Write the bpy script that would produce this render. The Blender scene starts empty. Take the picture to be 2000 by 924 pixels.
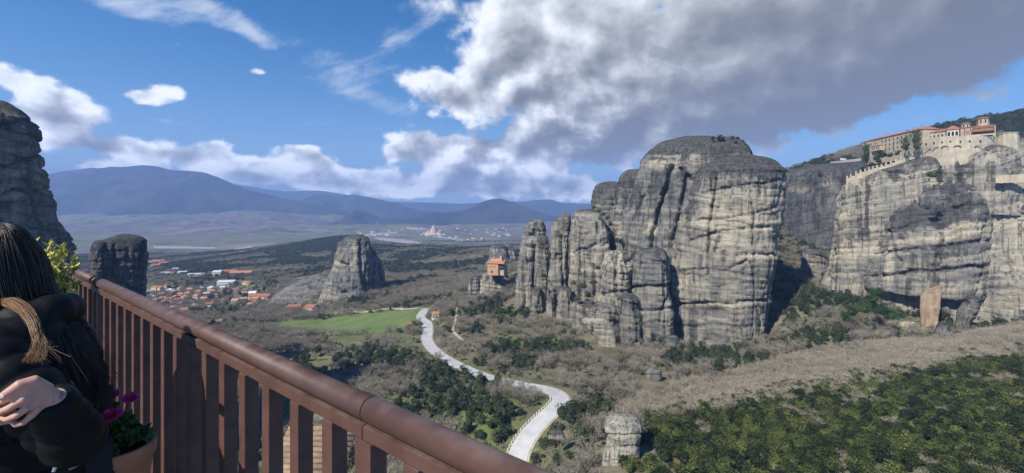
import bpy, bmesh, math, random
import numpy as np
from mathutils import Vector, Matrix
rad = math.radians
F, CX, CY = 889.0, 1000.0, 415.0          # focal length and horizon point measured on the photograph (2000 px wide)
scene = bpy.context.scene
COL = scene.collection
rng = np.random.default_rng(7)
random.seed(7)

def P(px, py, Y):
    return np.array([(px-CX)/F*Y, Y, (CY-py)/F*Y])

# ------------------------------------------------------------------ noise (numpy)
def _h(ix, iy, iz, seed):
    n = (ix.astype(np.int64)*374761393 + iy.astype(np.int64)*668265263 + iz.astype(np.int64)*2147483647 + seed*1274126177) & 0xffffffff
    n = ((n ^ (n >> 13))*1274126177) & 0xffffffff
    n = (n ^ (n >> 16)) & 0xffffffff
    n = (n*2246822519) & 0xffffffff
    n = n ^ (n >> 15)
    return (n & 0xffffff)/float(0xffffff)
def vnoise(x, y, z, seed=0):
    x, y, z = np.broadcast_arrays(np.asarray(x, float), np.asarray(y, float), np.asarray(z, float))
    xi, yi, zi = np.floor(x), np.floor(y), np.floor(z)
    fx, fy, fz = x-xi, y-yi, z-zi
    fx, fy, fz = [f*f*f*(f*(f*6-15)+10) for f in (fx, fy, fz)]
    xi, yi, zi = xi.astype(np.int64), yi.astype(np.int64), zi.astype(np.int64)
    r = 0
    for dx in (0, 1):
        for dy in (0, 1):
            for dz in (0, 1):
                w = (fx if dx else 1-fx)*(fy if dy else 1-fy)*(fz if dz else 1-fz)
                r = r + w*_h(xi+dx, yi+dy, zi+dz, seed)
    return r*2-1
def fbm(x, y, z, o=4, seed=0, g=.5):
    a, s, t = 1., 0., 0.
    for i in range(o):
        s = s + a*vnoise(x, y, z, seed+i*17); t += a
        x, y, z = x*2.03+3.1, y*2.03+1.7, z*2.03+5.3; a *= g
    return s/t
def sstep(a, b, x):
    t = np.clip((x-a)/(b-a), 0, 1); return t*t*(3-2*t)
def in_poly(px, py, poly):
    px, py = np.asarray(px, float), np.asarray(py, float)
    c = np.zeros(np.broadcast(px, py).shape, bool); n = len(poly)
    for i in range(n):
        x1, y1 = poly[i]; x2, y2 = poly[(i+1) % n]
        if y1 == y2: continue
        k = ((y1 > py) != (y2 > py)) & (px < (x2-x1)*(py-y1)/(y2-y1)+x1)
        c ^= k
    return c
def seg_dist(px, py, pts):
    d = np.full(np.shape(px), 1e9)
    for (x1, y1), (x2, y2) in zip(pts[:-1], pts[1:]):
        L = (x2-x1)**2+(y2-y1)**2+1e-9
        t = np.clip(((px-x1)*(x2-x1)+(py-y1)*(y2-y1))/L, 0, 1)
        d = np.minimum(d, np.hypot(px-x1-t*(x2-x1), py-y1-t*(y2-y1)))
    return d

# ------------------------------------------------------------------ objects
def tag(o, label=None, cat=None, group=None, kind=None):
    if label: o['label'] = label
    if cat: o['category'] = cat
    if group: o['group'] = group
    if kind: o['kind'] = kind
    return o
def link(o, parent=None):
    COL.objects.link(o)
    if parent is not None: o.parent = parent
    return o
def empty(name, loc, rz=0.):
    o = bpy.data.objects.new(name, None); o.empty_display_size = .2
    o.location = loc; o.rotation_euler = (0, 0, rz); return link(o)
def mesh_np(name, V, Fc, mat=None, parent=None, loc=(0, 0, 0), smooth=False, rz=0.):
    """V (n,3) array, Fc list/array of faces; vertices are relative to loc"""
    me = bpy.data.meshes.new(name)
    V = np.asarray(V, np.float32)
    if isinstance(Fc, np.ndarray) and Fc.ndim == 2:
        k = Fc.shape[1]; n = len(Fc)
        me.vertices.add(len(V)); me.vertices.foreach_set('co', V.ravel())
        me.loops.add(n*k); me.loops.foreach_set('vertex_index', Fc.astype(np.int32).ravel())
        me.polygons.add(n); me.polygons.foreach_set('loop_start', np.arange(0, n*k, k, dtype=np.int32))
        me.update(calc_edges=True); me.validate()
    else:
        me.from_pydata([tuple(map(float, v)) for v in V], [], [tuple(map(int, f)) for f in Fc]); me.update()
    if smooth: me.polygons.foreach_set('use_smooth', [True]*len(me.polygons))
    if mat: me.materials.append(mat)
    o = bpy.data.objects.new(name, me); o.location = loc; o.rotation_euler = (0, 0, rz)
    return link(o, parent)
def vcol(o, name, arr):
    a = o.data.color_attributes.new(name, 'FLOAT_COLOR', 'POINT')
    c = np.ones((len(o.data.vertices), 4), np.float32); c[:, :arr.shape[1]] = arr
    a.data.foreach_set('color', c.ravel())

class MB:
    """collects simple solids into one mesh"""
    def __init__(s): s.v, s.f = [], []
    def add(s, V, Fc):
        b = len(s.v); s.v += [tuple(map(float, v)) for v in V]; s.f += [tuple(i+b for i in f) for f in Fc]; return s
    def box(s, c, d, M=None):
        V = [Vector((c[0]+sx*d[0]/2, c[1]+sy*d[1]/2, c[2]+sz*d[2]/2)) for sz in (-1, 1) for sx, sy in ((-1, -1), (1, -1), (1, 1), (-1, 1))]
        if M is not None: V = [M @ v for v in V]
        return s.add(V, [(3, 2, 1, 0), (4, 5, 6, 7), (0, 1, 5, 4), (1, 2, 6, 5), (2, 3, 7, 6), (3, 0, 4, 7)])
    def prism(s, poly, z0, z1, M=None):
        n = len(poly)
        V = [Vector((x, y, z0)) for x, y in poly]+[Vector((x, y, z1)) for x, y in poly]
        if M is not None: V = [M @ v for v in V]
        return s.add(V, [tuple(range(n))[::-1], tuple(range(n, 2*n))]+[(i, (i+1) % n, n+(i+1) % n, n+i) for i in range(n)])
    def tube(s, pts, rs, n=8, cap=True):
        pts = [Vector(p) for p in pts]
        if not hasattr(rs, '__len__'): rs = [rs]*len(pts)
        up = None; V = []; Fc = []
        for i, p in enumerate(pts):
            t = (pts[min(i+1, len(pts)-1)]-pts[max(i-1, 0)])
            if t.length < 1e-9: t = Vector((0, 0, 1))
            t.normalize()
            if up is None: up = t.orthogonal()
            up = (up-t*up.dot(t))
            if up.length < 1e-6: up = t.orthogonal()
            up.normalize(); w = t.cross(up)
            for k in range(n):
                a = 2*math.pi*k/n; V.append(p+(up*math.cos(a)+w*math.sin(a))*rs[i])
        m = len(pts)
        for i in range(m-1):
            for k in range(n):
                Fc.append((i*n+k, i*n+(k+1) % n, (i+1)*n+(k+1) % n, (i+1)*n+k))
        if cap: Fc += [tuple(range(n))[::-1], tuple(range((m-1)*n, m*n))]
        return s.add(V, Fc)
    def lathe(s, prof, n=24, c=(0, 0, 0)):
        V = []; Fc = []
        for r, z in prof:
            for k in range(n):
                a = 2*math.pi*k/n; V.append((c[0]+r*math.cos(a), c[1]+r*math.sin(a), c[2]+z))
        for i in range(len(prof)-1):
            for k in range(n): Fc.append((i*n+k, i*n+(k+1) % n, (i+1)*n+(k+1) % n, (i+1)*n+k))
        return s.add(V, Fc)
    def build(s, name, mat, parent=None, loc=(0, 0, 0), smooth=False, rz=0., bevel=0.):
        o = mesh_np(name, s.v, s.f, mat, parent, loc, smooth, rz)
        if bevel:
            bm = bmesh.new(); bm.from_mesh(o.data)
            bmesh.ops.bevel(bm, geom=[e for e in bm.edges if e.calc_face_angle(0) > .6], offset=bevel, segments=2, affect='EDGES', profile=.7)
            bm.to_mesh(o.data); bm.free()
        return o

# ------------------------------------------------------------------ node expressions
class NT:
    def __init__(s, tree): s.t = tree; s.n = tree.nodes; s.l = tree.links
    def new(s, typ, **kw):
        n = s.n.new(typ)
        for k, v in kw.items(): setattr(n, k, v)
        return n
    def put(s, sock, v):
        if isinstance(v, X): s.l.new(v.s, sock)
        elif isinstance(v, bpy.types.NodeSocket): s.l.new(v, sock)
        elif v is not None:
            if hasattr(sock, 'default_value') and hasattr(sock.default_value, '__len__') and hasattr(v, '__len__') and len(v) == 3 and len(sock.default_value) == 4: v = (*v, 1)
            sock.default_value = v
    def m(s, op, *a, clamp=False):
        n = s.new('ShaderNodeMath', operation=op, use_clamp=clamp)
        for i, v in enumerate(a): s.put(n.inputs[i], v)
        return X(s, n.outputs[0])
    def vm(s, op, *a):
        n = s.new('ShaderNodeVectorMath', operation=op)
        for i, v in enumerate(a): s.put(n.inputs[i], v)
        return X(s, n.outputs[0])
    def comb(s, x, y, z):
        n = s.new('ShaderNodeCombineXYZ')
        for i, v in enumerate((x, y, z)): s.put(n.inputs[i], v)
        return X(s, n.outputs[0])
    def sep(s, v):
        n = s.new('ShaderNodeSeparateXYZ'); s.put(n.inputs[0], v); return [X(s, o) for o in n.outputs]
    def scale(s, v, k):
        if not hasattr(k, '__len__'): k = (k, k, k)
        return s.vm('MULTIPLY', v, k)
    def noise(s, v, scale=1., detail=4., rough=.5, dist=0., out='Fac', lac=2.):
        n = s.new('ShaderNodeTexNoise'); s.put(n.inputs['Vector'], v); n.inputs['Scale'].default_value = scale
        n.inputs['Detail'].default_value = detail; n.inputs['Roughness'].default_value = rough; n.inputs['Distortion'].default_value = dist
        n.inputs['Lacunarity'].default_value = lac
        return X(s, n.outputs[out])
    def voro(s, v, scale=1., feature='F1', out='Distance', rnd=1.):
        n = s.new('ShaderNodeTexVoronoi', feature=feature); s.put(n.inputs['Vector'], v); n.inputs['Scale'].default_value = scale
        n.inputs['Randomness'].default_value = rnd
        return X(s, n.outputs[out])
    def mix(s, f, a, b, mode='MIX'):
        n = s.new('ShaderNodeMix', data_type='RGBA', blend_type=mode)
        s.put(n.inputs[0], f); s.put(n.inputs[6], a); s.put(n.inputs[7], b); return X(s, n.outputs[2])
    def ss(s, a, b, x):
        n = s.new('ShaderNodeMapRange', interpolation_type='SMOOTHSTEP')
        s.put(n.inputs[0], x); s.put(n.inputs[1], a); s.put(n.inputs[2], b); return X(s, n.outputs[0])
    def ramp(s, x, stops):
        n = s.new('ShaderNodeValToRGB'); r = n.color_ramp
        while len(r.elements) < len(stops): r.elements.new(.5)
        for e, (p, c) in zip(r.elements, stops): e.position = p; e.color = (*c, 1) if hasattr(c, '__len__') else (c, c, c, 1)
        s.put(n.inputs[0], x); return X(s, n.outputs[0])
class X:
    def __init__(s, nt, sock): s.nt, s.s = nt, sock
    def __add__(s, o): return s.nt.m('ADD', s, o)
    __radd__ = __add__
    def __sub__(s, o): return s.nt.m('SUBTRACT', s, o)
    def __rsub__(s, o): return s.nt.m('SUBTRACT', o, s)
    def __mul__(s, o): return s.nt.m('MULTIPLY', s, o)
    __rmul__ = __mul__
    def __truediv__(s, o): return s.nt.m('DIVIDE', s, o)
    def clamp(s): return s.nt.m('MULTIPLY', s, 1., clamp=True)
    def pow(s, o): return s.nt.m('POWER', s, o)

def material(name, fn, rough=.9, spec=.2, bump=None, **kw):
    """fn(nt, coords) -> (colour expression, bump height expression or None, bump distance)"""
    m = bpy.data.materials.new(name); m.use_nodes = True
    nt = NT(m.node_tree); b = m.node_tree.nodes['Principled BSDF']
    tc = nt.new('ShaderNodeTexCoord'); co = X(nt, tc.outputs['Object'])
    r = fn(nt, co)
    col, h, dist = (r if isinstance(r, tuple) else (r, None, 0))
    nt.put(b.inputs['Base Color'], col)
    b.inputs['Roughness'].default_value = rough; b.inputs['Specular IOR Level'].default_value = spec
    for k, v in kw.items(): nt.put(b.inputs[k.replace('_', ' ')], v)
    if h is not None:
        bn = nt.new('ShaderNodeBump'); bn.inputs['Distance'].default_value = dist; bn.inputs['Strength'].default_value = 1.
        nt.put(bn.inputs['Height'], h); nt.l.new(bn.outputs[0], b.inputs['Normal'])
    return m
def plain(name, c, var=.15, scale=3., rough=.85, spec=.25, bumpd=0., **kw):
    def fn(nt, co):
        n = nt.noise(co, scale, 4, .6)
        dark = tuple(x*(1-var) for x in c); lite = tuple(min(1, x*(1+var)) for x in c)
        return nt.mix(nt.ss(.3, .7, n), dark, lite), (n if bumpd else None), bumpd
    return material(name, fn, rough, spec, **kw)
# ------------------------------------------------------------------ camera, sun, sky
cam = bpy.data.cameras.new('camera'); camo = bpy.data.objects.new('camera', cam); COL.objects.link(camo)
cam.sensor_width = 36.; cam.lens = 36*F/2000; cam.clip_start = .05; cam.clip_end = 90000
camo.location = (0, 0, 0); camo.rotation_euler = (rad(90), 0, 0)
cam.shift_y = -(462-CY)/2000.
scene.camera = camo
SUN_EL = 42.; SUN_AZV = np.array([-.70, -.714])       # horizontal direction towards the sun
sv = Vector((SUN_AZV[0]*math.cos(rad(SUN_EL)), SUN_AZV[1]*math.cos(rad(SUN_EL)), math.sin(rad(SUN_EL))))
sl = bpy.data.lights.new('sun', 'SUN'); sl.energy = 5.; sl.angle = rad(.53); sl.color = (1., .95, .86)
so = bpy.data.objects.new('sun', sl); COL.objects.link(so); so.rotation_euler = sv.to_track_quat('Z', 'Y').to_euler()
vs = scene.view_settings; vs.view_transform = 'Standard'; vs.look = 'None'; vs.gamma = 1; vs.exposure = .48; vs.use_curve_mapping = False

world = bpy.data.worlds.new('World'); scene.world = world; world.use_nodes = True
nt = NT(world.node_tree); world.node_tree.nodes.clear()
sky = nt.new('ShaderNodeTexSky', sky_type='NISHITA'); sky.sun_disc = False
sky.sun_elevation = rad(SUN_EL); sky.sun_rotation = math.atan2(sv.x, sv.y); sky.altitude = 500; sky.air_density = 1.; sky.dust_density = .3; sky.ozone_density = 2.5
tc = nt.new('ShaderNodeTexCoord'); d = nt.vm('NORMALIZE', X(nt, tc.outputs['Generated']))
dx, dy, dz = nt.sep(d)
az = nt.m('ARCTAN2', dx, dy); el = nt.m('ARCSINE', dz)
def ae(px, py): return math.atan((px-CX)/F), math.atan((CY-py)/math.hypot(F, px-CX))
def blob(px, py, rx, ry, w=1., rot=0.):
    a0, e0 = ae(px, py); a1, _ = ae(px+rx, py); a2, _ = ae(px-rx, py); _, e1 = ae(px, py-ry)
    ra = (a1-a2)/2; re = abs(e1-e0)
    c, s_ = math.cos(rad(rot)), math.sin(rad(rot))
    da = az-a0; de = el-e0
    u = (da*c+de*s_)/ra; v = (de*c-da*s_)/re
    q = u*u+v*v
    return nt.m('EXPONENT', q*-1.)*w
def blobs(L):
    r = None
    for b in L:
        x = blob(*b); r = x if r is None else r+x
    return r
# distances on the cloud layer shrink towards the horizon: finer lookup there
low = nt.ss(.46, .12, el)
def cp(oa=0., oe=0., k=1., ke=1.25): return nt.comb((az+oa)*k, (el+oe)*ke*k, .37)
def cum(oa=0., oe=0., det=8., rough=.58):
    a_ = nt.noise(cp(oa, oe), 4.6, det, rough, .15); b_ = nt.noise(cp(oa, oe, 1., 1.25), 13., det, rough, .1)
    m_ = low*.62+.33; return a_*(1.-m_)+b_*m_
n0 = cum(); n1 = cum(-.03, .035, 4., .5); ns = cum(0., 0., 4., .5)
nbig = nt.noise(cp(1.3, .4), 2.3, 4, .5, .2)
mask = blobs([(1270, 120, 300, 150, 1.25), (1650, 50, 340, 120, 1.35, 10), (2020, -30, 260, 150, 1.3, 14), (1130, 270, 200, 60, .85), (1380, 225, 230, 60, 1.0, 4), (1640, 190, 190, 55, .55, 12), (1850, 130, 160, 50, .5, 14),
              (1000, 130, 120, 80, .75), (880, 190, 110, 34, .55), (1080, 20, 150, 60, .8), (820, 150, 60, 22, .4), (1500, 120, 300, 120, .6), (830, 5, 70, 16, .35),
              (828, 286, 74, 34, 1.0), (920, 305, 95, 30, .85), (1000, 300, 100, 40, .5), (770, 300, 35, 16, .5),
              (90, 185, 100, 34, .95, -14), (60, 235, 110, 30, .6), (318, 178, 44, 22, .85, 8), (262, 188, 46, 14, .7, -6), (150, 275, 140, 18, .7), (330, 300, 120, 18, .7), (430, 285, 36, 20, .6), (520, 320, 60, 18, .8), (610, 308, 55, 20, .9), (700, 345, 90, 16, .8),
              (600, 350, 160, 14, .62), (830, 370, 170, 16, .75), (1090, 370, 120, 22, .85), (1000, 350, 90, 20, .6), (180, 325, 120, 10, .45), (0, 140, 34, 22, .6), (345, 86, 32, 8, .52), (497, 138, 26, 9, .52), (540, 290, 40, 10, .5), (470, 345, 70, 12, .6)])
gate = nt.ss(.04, .40, mask)
lowc = blobs([(300, 300, 330, 34, .42), (700, 350, 380, 34, .5), (1050, 365, 220, 34, .5), (120, 220, 150, 60, .3)])
nf = nt.noise(cp(.7, .2, 1., 1.1), 30., 6, .6, .3)
dens = mask*.98+lowc*.75+((n0-.5)*3.1+(nf-.5)*.75)*(gate+lowc).clamp()+.03
alpha = nt.ss(.33, .86, dens)
wisp_v = nt.comb(az*1.6+el*1.9, el*5.5-az*2.6, .9)
wn = nt.noise(wisp_v, 2.4, 9, .66, .5); wf = nt.noise(wisp_v, 9., 6, .6, .4)
wm = blobs([(320, 8, 170, 34, .52, -6), (430, 32, 80, 26, .55, -24), (496, 66, 42, 16, .52, -42), (660, 130, 80, 40, .6, -20), (715, 190, 80, 20, .6, -15), (840, 20, 90, 30, .5), (230, 10, 90, 16, .4),
            (620, 240, 60, 30, .2), (330, 237, 60, 5, .45, -4), (780, 90, 80, 50, .4), (728, 251, 24, 3, .4), (60, 60, 200, 60, .1), (1720, 250, 160, 20, .3, 12), (450, 215, 200, 60, .1)])
walpha = nt.ss(.12, 1.05, wm+(wn-.5)*2.1+(wf-.5)*.9-.06)*.8*nt.ss(.05, .25, wm)
haze_lo = nt.m('EXPONENT', nt.m('MAXIMUM', el, 0.)*-8.)*.85
light = (ns-n1)*(2.4-1.4*nt.ss(.0, .5, az))
dark = blobs([(1150, 290, 170, 34, .5), (1300, 200, 200, 50, .16), (1400, 250, 300, 44, .40, 5), (1700, 120, 340, 80, .36, 10), (2000, 60, 240, 110, .34, 14), (1240, 318, 190, 22, .42), (1180, 235, 130, 34, .25), (1480, 60, 160, 60, .16), (1830, 10, 260, 60, .16), (1620, 225, 260, 50, .62, 12), (1880, 150, 200, 50, .6, 14), (1450, 280, 160, 24, .4, 8),
              (900, 340, 90, 12, .42), (100, 230, 110, 14, .38), (835, 318, 80, 9, .2), (200, 290, 200, 9, .2), (1000, 190, 110, 16, .24), (900, 205, 80, 14, .2), (1180, 30, 70, 34, .16), (700, 360, 160, 6, .15), (560, 338, 120, 7, .15)])
bright = blobs([(300, 285, 260, 16, .22), (620, 325, 200, 26, .3), (880, 365, 200, 14, .3), (90, 170, 90, 22, .2), (1080, 335, 100, 12, .2), (930, 70, 70, 60, .20), (1090, 60, 60, 50, .22), (1170, 70, 110, 70, .08), (960, 250, 80, 40, .22), (1280, 100, 120, 60, .05), (820, 280, 60, 24, .2), (300, 175, 80, 24, .2), (600, 310, 120, 16, .15), (1040, 200, 60, 40, .12), (1090, 350, 60, 14, .15)])
core = nt.ss(.55, 1.3, dens)
L = light+.86-.13*nt.ss(.15, .6, az)-dark*.66+bright*.8-core*.34+(nbig-.5)*.3+(n0-.5)*.35
cc = nt.ramp(L, [(0., (.14, .135, .108)), (.22, (.195, .192, .165)), (.45, (.32, .322, .30)), (.7, (.56, .575, .58)), (.92, (.82, .84, .85)), (1., (.9, .91, .92))])
SK = 11.5
ccs = nt.vm('SCALE', cc); ccs.s.node.inputs['Scale'].default_value = SK
skyc = nt.new('ShaderNodeHueSaturation'); nt.l.new(sky.outputs[0], skyc.inputs['Color']); skyc.inputs['Saturation'].default_value = 1.5; skyc.inputs['Value'].default_value = 1.05
c1 = nt.mix(haze_lo, X(nt, skyc.outputs[0]), (5.0, 7.6, 12.0))
c2 = nt.mix(walpha, c1, (6.9, 7.6, 8.6))
lowb = nt.m('EXPONENT', nt.m('MAXIMUM', el, 0.)*-9.)*1.6+1.
ccl = nt.vm('SCALE', ccs); nt.put(ccl.s.node.inputs['Scale'], lowb)
c3 = nt.mix(alpha, c2, ccl)
bg = nt.new('ShaderNodeBackground'); bg.inputs['Strength'].default_value = .08; nt.put(bg.inputs[0], c3)
wo = nt.new('ShaderNodeOutputWorld'); nt.l.new(bg.outputs[0], wo.inputs[0])
world.cycles.sampling_method = 'MANUAL'; world.cycles.sample_map_resolution = 512
cy = scene.cycles
cy.use_denoising = True; cy.max_bounces = 4; cy.diffuse_bounces = 2; cy.glossy_bounces = 2; cy.transparent_max_bounces = 4; cy.volume_bounces = 0
# ------------------------------------------------------------------ terrain through measured points (px, py, distance)
CP = [
 # near slope with evergreens, lower right
 (2000, 924, 100), (1800, 924, 104), (1600, 924, 110), (1400, 924, 114), (1250, 924, 120), (2200, 900, 100), (1250, 812, 172), (1450, 785, 180), (1600, 755, 188), (1800, 718, 196), (2000, 690, 202), (2250, 650, 210),
 (1400, 850, 143), (1700, 830, 143), (2000, 800, 140), (1700, 1100, 75), (2200, 1100, 72), (1200, 1200, 80),
 # pale brush band
 (1300, 790, 192), (1300, 752, 228), (1450, 725, 240), (1600, 690, 252), (1850, 662, 262), (2000, 640, 268), (2250, 600, 280), (1150, 800, 190), (1180, 770, 215),
 # cliff feet
 (1620, 628, 300), (1740, 645, 292), (1850, 645, 292), (1900, 630, 300), (2000, 605, 315), (2300, 560, 330),
 (1560, 600, 330), (1560, 545, 400), (1560, 500, 480), (1590, 570, 355), (1640, 560, 420), (1620, 480, 520), (1560, 345, 640), (1640, 318, 640), (1700, 296, 660), (1850, 248, 700), (2000, 218, 720), (2200, 190, 740), (2000, 300, 560), (1900, 330, 500), (2200, 330, 480),
 (1500, 655, 325), (1400, 680, 318), (1300, 680, 322), (1230, 660, 330), (1180, 630, 350), (1130, 612, 370), (1050, 602, 400), (1015, 575, 440),
 (1300, 500, 520), (1200, 480, 600), (1100, 480, 650), (1400, 400, 620),
 (1280, 745, 232), (1380, 725, 240), (1500, 700, 250), (1400, 700, 285), (1200, 690, 290), (1150, 725, 250), (1100, 660, 330), (1000, 640, 370), (1000, 700, 295), (920, 660, 345), (930, 620, 410),
 # road
 (1005, 924, 162), (900, 924, 160), (1100, 924, 140), (1030, 860, 178), (1085, 800, 196), (1100, 775, 207), (1070, 762, 216), (1000, 748, 232), (940, 735, 252), (880, 710, 284), (845, 685, 320), (832, 660, 355), (838, 640, 390), (825, 620, 435), (828, 602, 490),
 (1150, 870, 146), (1170, 924, 126), (1120, 820, 178), (960, 800, 195), (900, 840, 190), (850, 780, 225), (750, 740, 265), (800, 700, 300), (700, 800, 225), (600, 924, 200), (600, 760, 280),
 (600, 700, 335), (430, 640, 430), (500, 660, 385), (300, 620, 520), (300, 700, 330), (200, 900, 200), (-100, 700, 260), (-500, 560, 300), (100, 560, 420), (-100, 500, 700),
 # fields
 (520, 636, 530), (600, 650, 470), (700, 655, 430), (780, 650, 400), (820, 606, 485), (650, 622, 540), (540, 625, 560), (740, 607, 520),
 # village
 (300, 578, 800), (450, 562, 830), (600, 605, 610), (400, 602, 680), (330, 600, 700), (500, 585, 720), (440, 545, 930), (300, 545, 1000), (600, 580, 680), (520, 560, 800),
 (700, 588, 590), (760, 545, 780), (660, 560, 700), (800, 580, 600), (880, 590, 520),
 (300, 520, 1500), (420, 528, 1150), (520, 505, 1400), (380, 512, 1500), (450, 498, 1750), (560, 479, 1850), (640, 465, 1950), (700, 462, 2000), (650, 480, 1700), (650, 510, 1280), (560, 530, 1050), (700, 520, 1050),
 (640, 478, 2600), (500, 488, 2300), (420, 490, 2300), (300, 492, 2300), (150, 492, 2300), (0, 492, 2300), (-300, 492, 2300),
 (780, 479, 1750), (720, 474, 2000), (800, 502, 1300), (850, 535, 900), (860, 488, 1450), (930, 492, 1250), (980, 500, 1000), (900, 512, 1050), (1000, 530, 720), (960, 560, 560), (970, 585, 500), (920, 590, 500), (1040, 500, 900), (1040, 480, 1500), (1150, 470, 1700),
 (800, 481, 2500), (950, 482, 2300), (1100, 478, 2400), (1400, 475, 2500), (2000, 440, 2500),
 # plain and foothills
 (0, 462, 3700), (300, 466, 3500), (500, 466, 3500), (700, 465, 3600), (900, 466, 3500), (1100, 462, 3700), (1500, 455, 4000), (2200, 455, 4000),
 (120, 445, 4700), (300, 446, 4600), (460, 445, 4700), (620, 447, 4900), (800, 446, 5200), (1000, 444, 5400), (1200, 440, 5600),
 (130, 418, 6800), (300, 416, 6800), (470, 413, 6900), (600, 424, 6800), (720, 432, 6900), (850, 434, 7500), (1000, 430, 7500), (1200, 426, 7600),
 (200, 421, 9500), (500, 420, 9500), (800, 424, 9800), (1100, 424, 9800), (-400, 430, 7000), (1700, 420, 9000), (0, 418, 16000), (1000, 420, 16000), (1700, 418, 16000), (-600, 420, 16000), (2400, 418, 16000),
 (1000, 2500, 25), (500, 2000, 35), (1500, 2000, 35), (0, 1500, 60), (-500, 1200, 80), (2300, 1600, 50),
]
cps = np.array([(c[0], c[1], c[2]) for c in CP], float)
cu = (cps[:, 0]-CX)/F; cw = np.log(cps[:, 2])*.9; cz = (CY-cps[:, 1])/F*cps[:, 2]
def _ker(r): return r**1.3
_K = _ker(np.hypot(cu[:, None]-cu[None], cw[:, None]-cw[None]))
_K -= np.eye(len(cu))*.0
_A = np.zeros((len(cu)+3,)*2); _A[:-3, :-3] = _K
_Q = np.c_[np.ones(len(cu)), cu, cw]; _A[:-3, -3:] = _Q; _A[-3:, :-3] = _Q.T
_sol = np.linalg.lstsq(_A, np.r_[cz, 0, 0, 0], rcond=None)[0]
def base_h(x, y):
    x = np.asarray(x, float); y = np.asarray(y, float)
    yy = np.maximum(y, 20.); u = np.clip(x/yy, -2.2, 2.2); w = np.log(yy)*.9
    out = np.empty(u.size); uf, wf = u.ravel(), w.ravel()
    for i in range(0, u.size, 20000):
        K = _ker(np.hypot(uf[i:i+20000, None]-cu[None], wf[i:i+20000, None]-cw[None]))
        out[i:i+20000] = K @ _sol[:-3]+_sol[-3]+uf[i:i+20000]*_sol[-2]+wf[i:i+20000]*_sol[-1]
    return out.reshape(u.shape)
def smooth_line(pts, n):
    pts = np.array(pts, float); out = []
    for i in range(len(pts)-1):
        p0 = pts[max(i-1, 0)]; p1 = pts[i]; p2 = pts[i+1]; p3 = pts[min(i+2, len(pts)-1)]
        for t in np.linspace(0, 1, n, endpoint=False):
            out.append(.5*((2*p1)+(-p0+p2)*t+(2*p0-5*p1+4*p2-p3)*t*t+(-p0+3*p1-3*p2+p3)*t**3))
    out.append(pts[-1]); return np.array(out)
def resample(L, step):
    d = np.r_[0, np.cumsum(np.linalg.norm(np.diff(L, axis=0), axis=1))]
    s = np.arange(0, d[-1], step); return np.c_[[np.interp(s, d, L[:, k]) for k in range(L.shape[1])]].T
ROADPX = [(985, 1000, 144), (1003, 930, 160), (1015, 880, 171), (1040, 840, 181), (1072, 808, 191), (1094, 785, 200), (1088, 770, 209), (1062, 760, 217), (1005, 749, 232), (940, 733, 254), (880, 706, 288), (848, 684, 322), (834, 664, 352), (836, 645, 382), (834, 630, 412), (822, 621, 436), (826, 610, 468), (834, 602, 500)]
ROAD = resample(smooth_line([P(*p) for p in ROADPX], 10), 3.)
ROADF = resample(smooth_line([P(*p) for p in ROADPX], 10), .7)
LANES = [  # narrow pale lanes and tracks: points (px, py, distance)
 ([(828, 603, 495), (800, 602, 505), (760, 603, 520), (720, 608, 525), (680, 614, 545), (640, 616, 560), (620, 617, 570)], 4.),
 ([(545, 570, 770), (520, 575, 760), (500, 580, 740), (478, 588, 720), (450, 590, 705)], 4.5),
 ([(905, 660, 345), (885, 650, 368), (890, 628, 405), (893, 600, 470)], 2.2),
]
LANEW = [(resample(smooth_line([P(*p) for p in L], 6), 6.), w) for L, w in LANES]
def near_line(x, y, L):
    x = x.ravel(); y = y.ravel(); D = np.full(x.size, 1e9); Z = np.zeros(x.size)
    sel = np.where((x > L[:, 0].min()-40) & (x < L[:, 0].max()+40) & (y > L[:, 1].min()-40) & (y < L[:, 1].max()+40))[0]
    for i in range(0, len(sel), 20000):
        s = sel[i:i+20000]; d = np.hypot(x[s, None]-L[None, :, 0], y[s, None]-L[None, :, 1]); k = d.argmin(1)
        D[s] = d[np.arange(len(s)), k]; Z[s] = L[k, 2]
    return D, Z
def ground_h(x, y):
    x = np.asarray(x, float); y = np.asarray(y, float)
    z = base_h(x, y)
    r = np.hypot(x, y)
    k = sstep(60, 400, r)
    z = z+fbm(x/18, y/18, 0, 4, 3)*1.3+fbm(x/70, y/70, 0, 4, 5)*4*k*(1-.75*sstep(2200, 2600, y))
    z = z+fbm(x/900, y/900, 0, 5, 9)*95*sstep(3900, 5200, y)*(1-sstep(9000, 12000, y))*(.25+.75*sstep(2500, -500, x))
    z = z+(1-np.abs(fbm(x/600, y/1500, 0, 4, 19)))*0
    D, Z = near_line(x, y, ROADF)
    w = 1-sstep(6, 17, D).reshape(z.shape)
    z = z*(1-w)+(Z.reshape(z.shape)-.12)*w
    # keep well below the terrace
    return z
u_ = np.tan(np.linspace(rad(-62), rad(62), 700)); y_ = np.concatenate([np.geomspace(14, 70, 60, endpoint=False), np.geomspace(70, 700, 560, endpoint=False), np.geomspace(700, 2400, 170, endpoint=False), np.geomspace(2400, 15300, 210)])
U, YY = np.meshgrid(u_, y_); XX = U*YY
ZZ = ground_h(XX, YY)
nr, nc = XX.shape
idx = np.arange(nr*nc).reshape(nr, nc)
quads = np.stack([idx[:-1, :-1], idx[:-1, 1:], idx[1:, 1:], idx[1:, :-1]], -1).reshape(-1, 4)
GV = np.stack([XX, YY, ZZ], -1).reshape(-1, 3)
gpx = CX+F*GV[:, 0]/GV[:, 1]; gpy = CY-F*GV[:, 2]/GV[:, 1]
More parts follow.
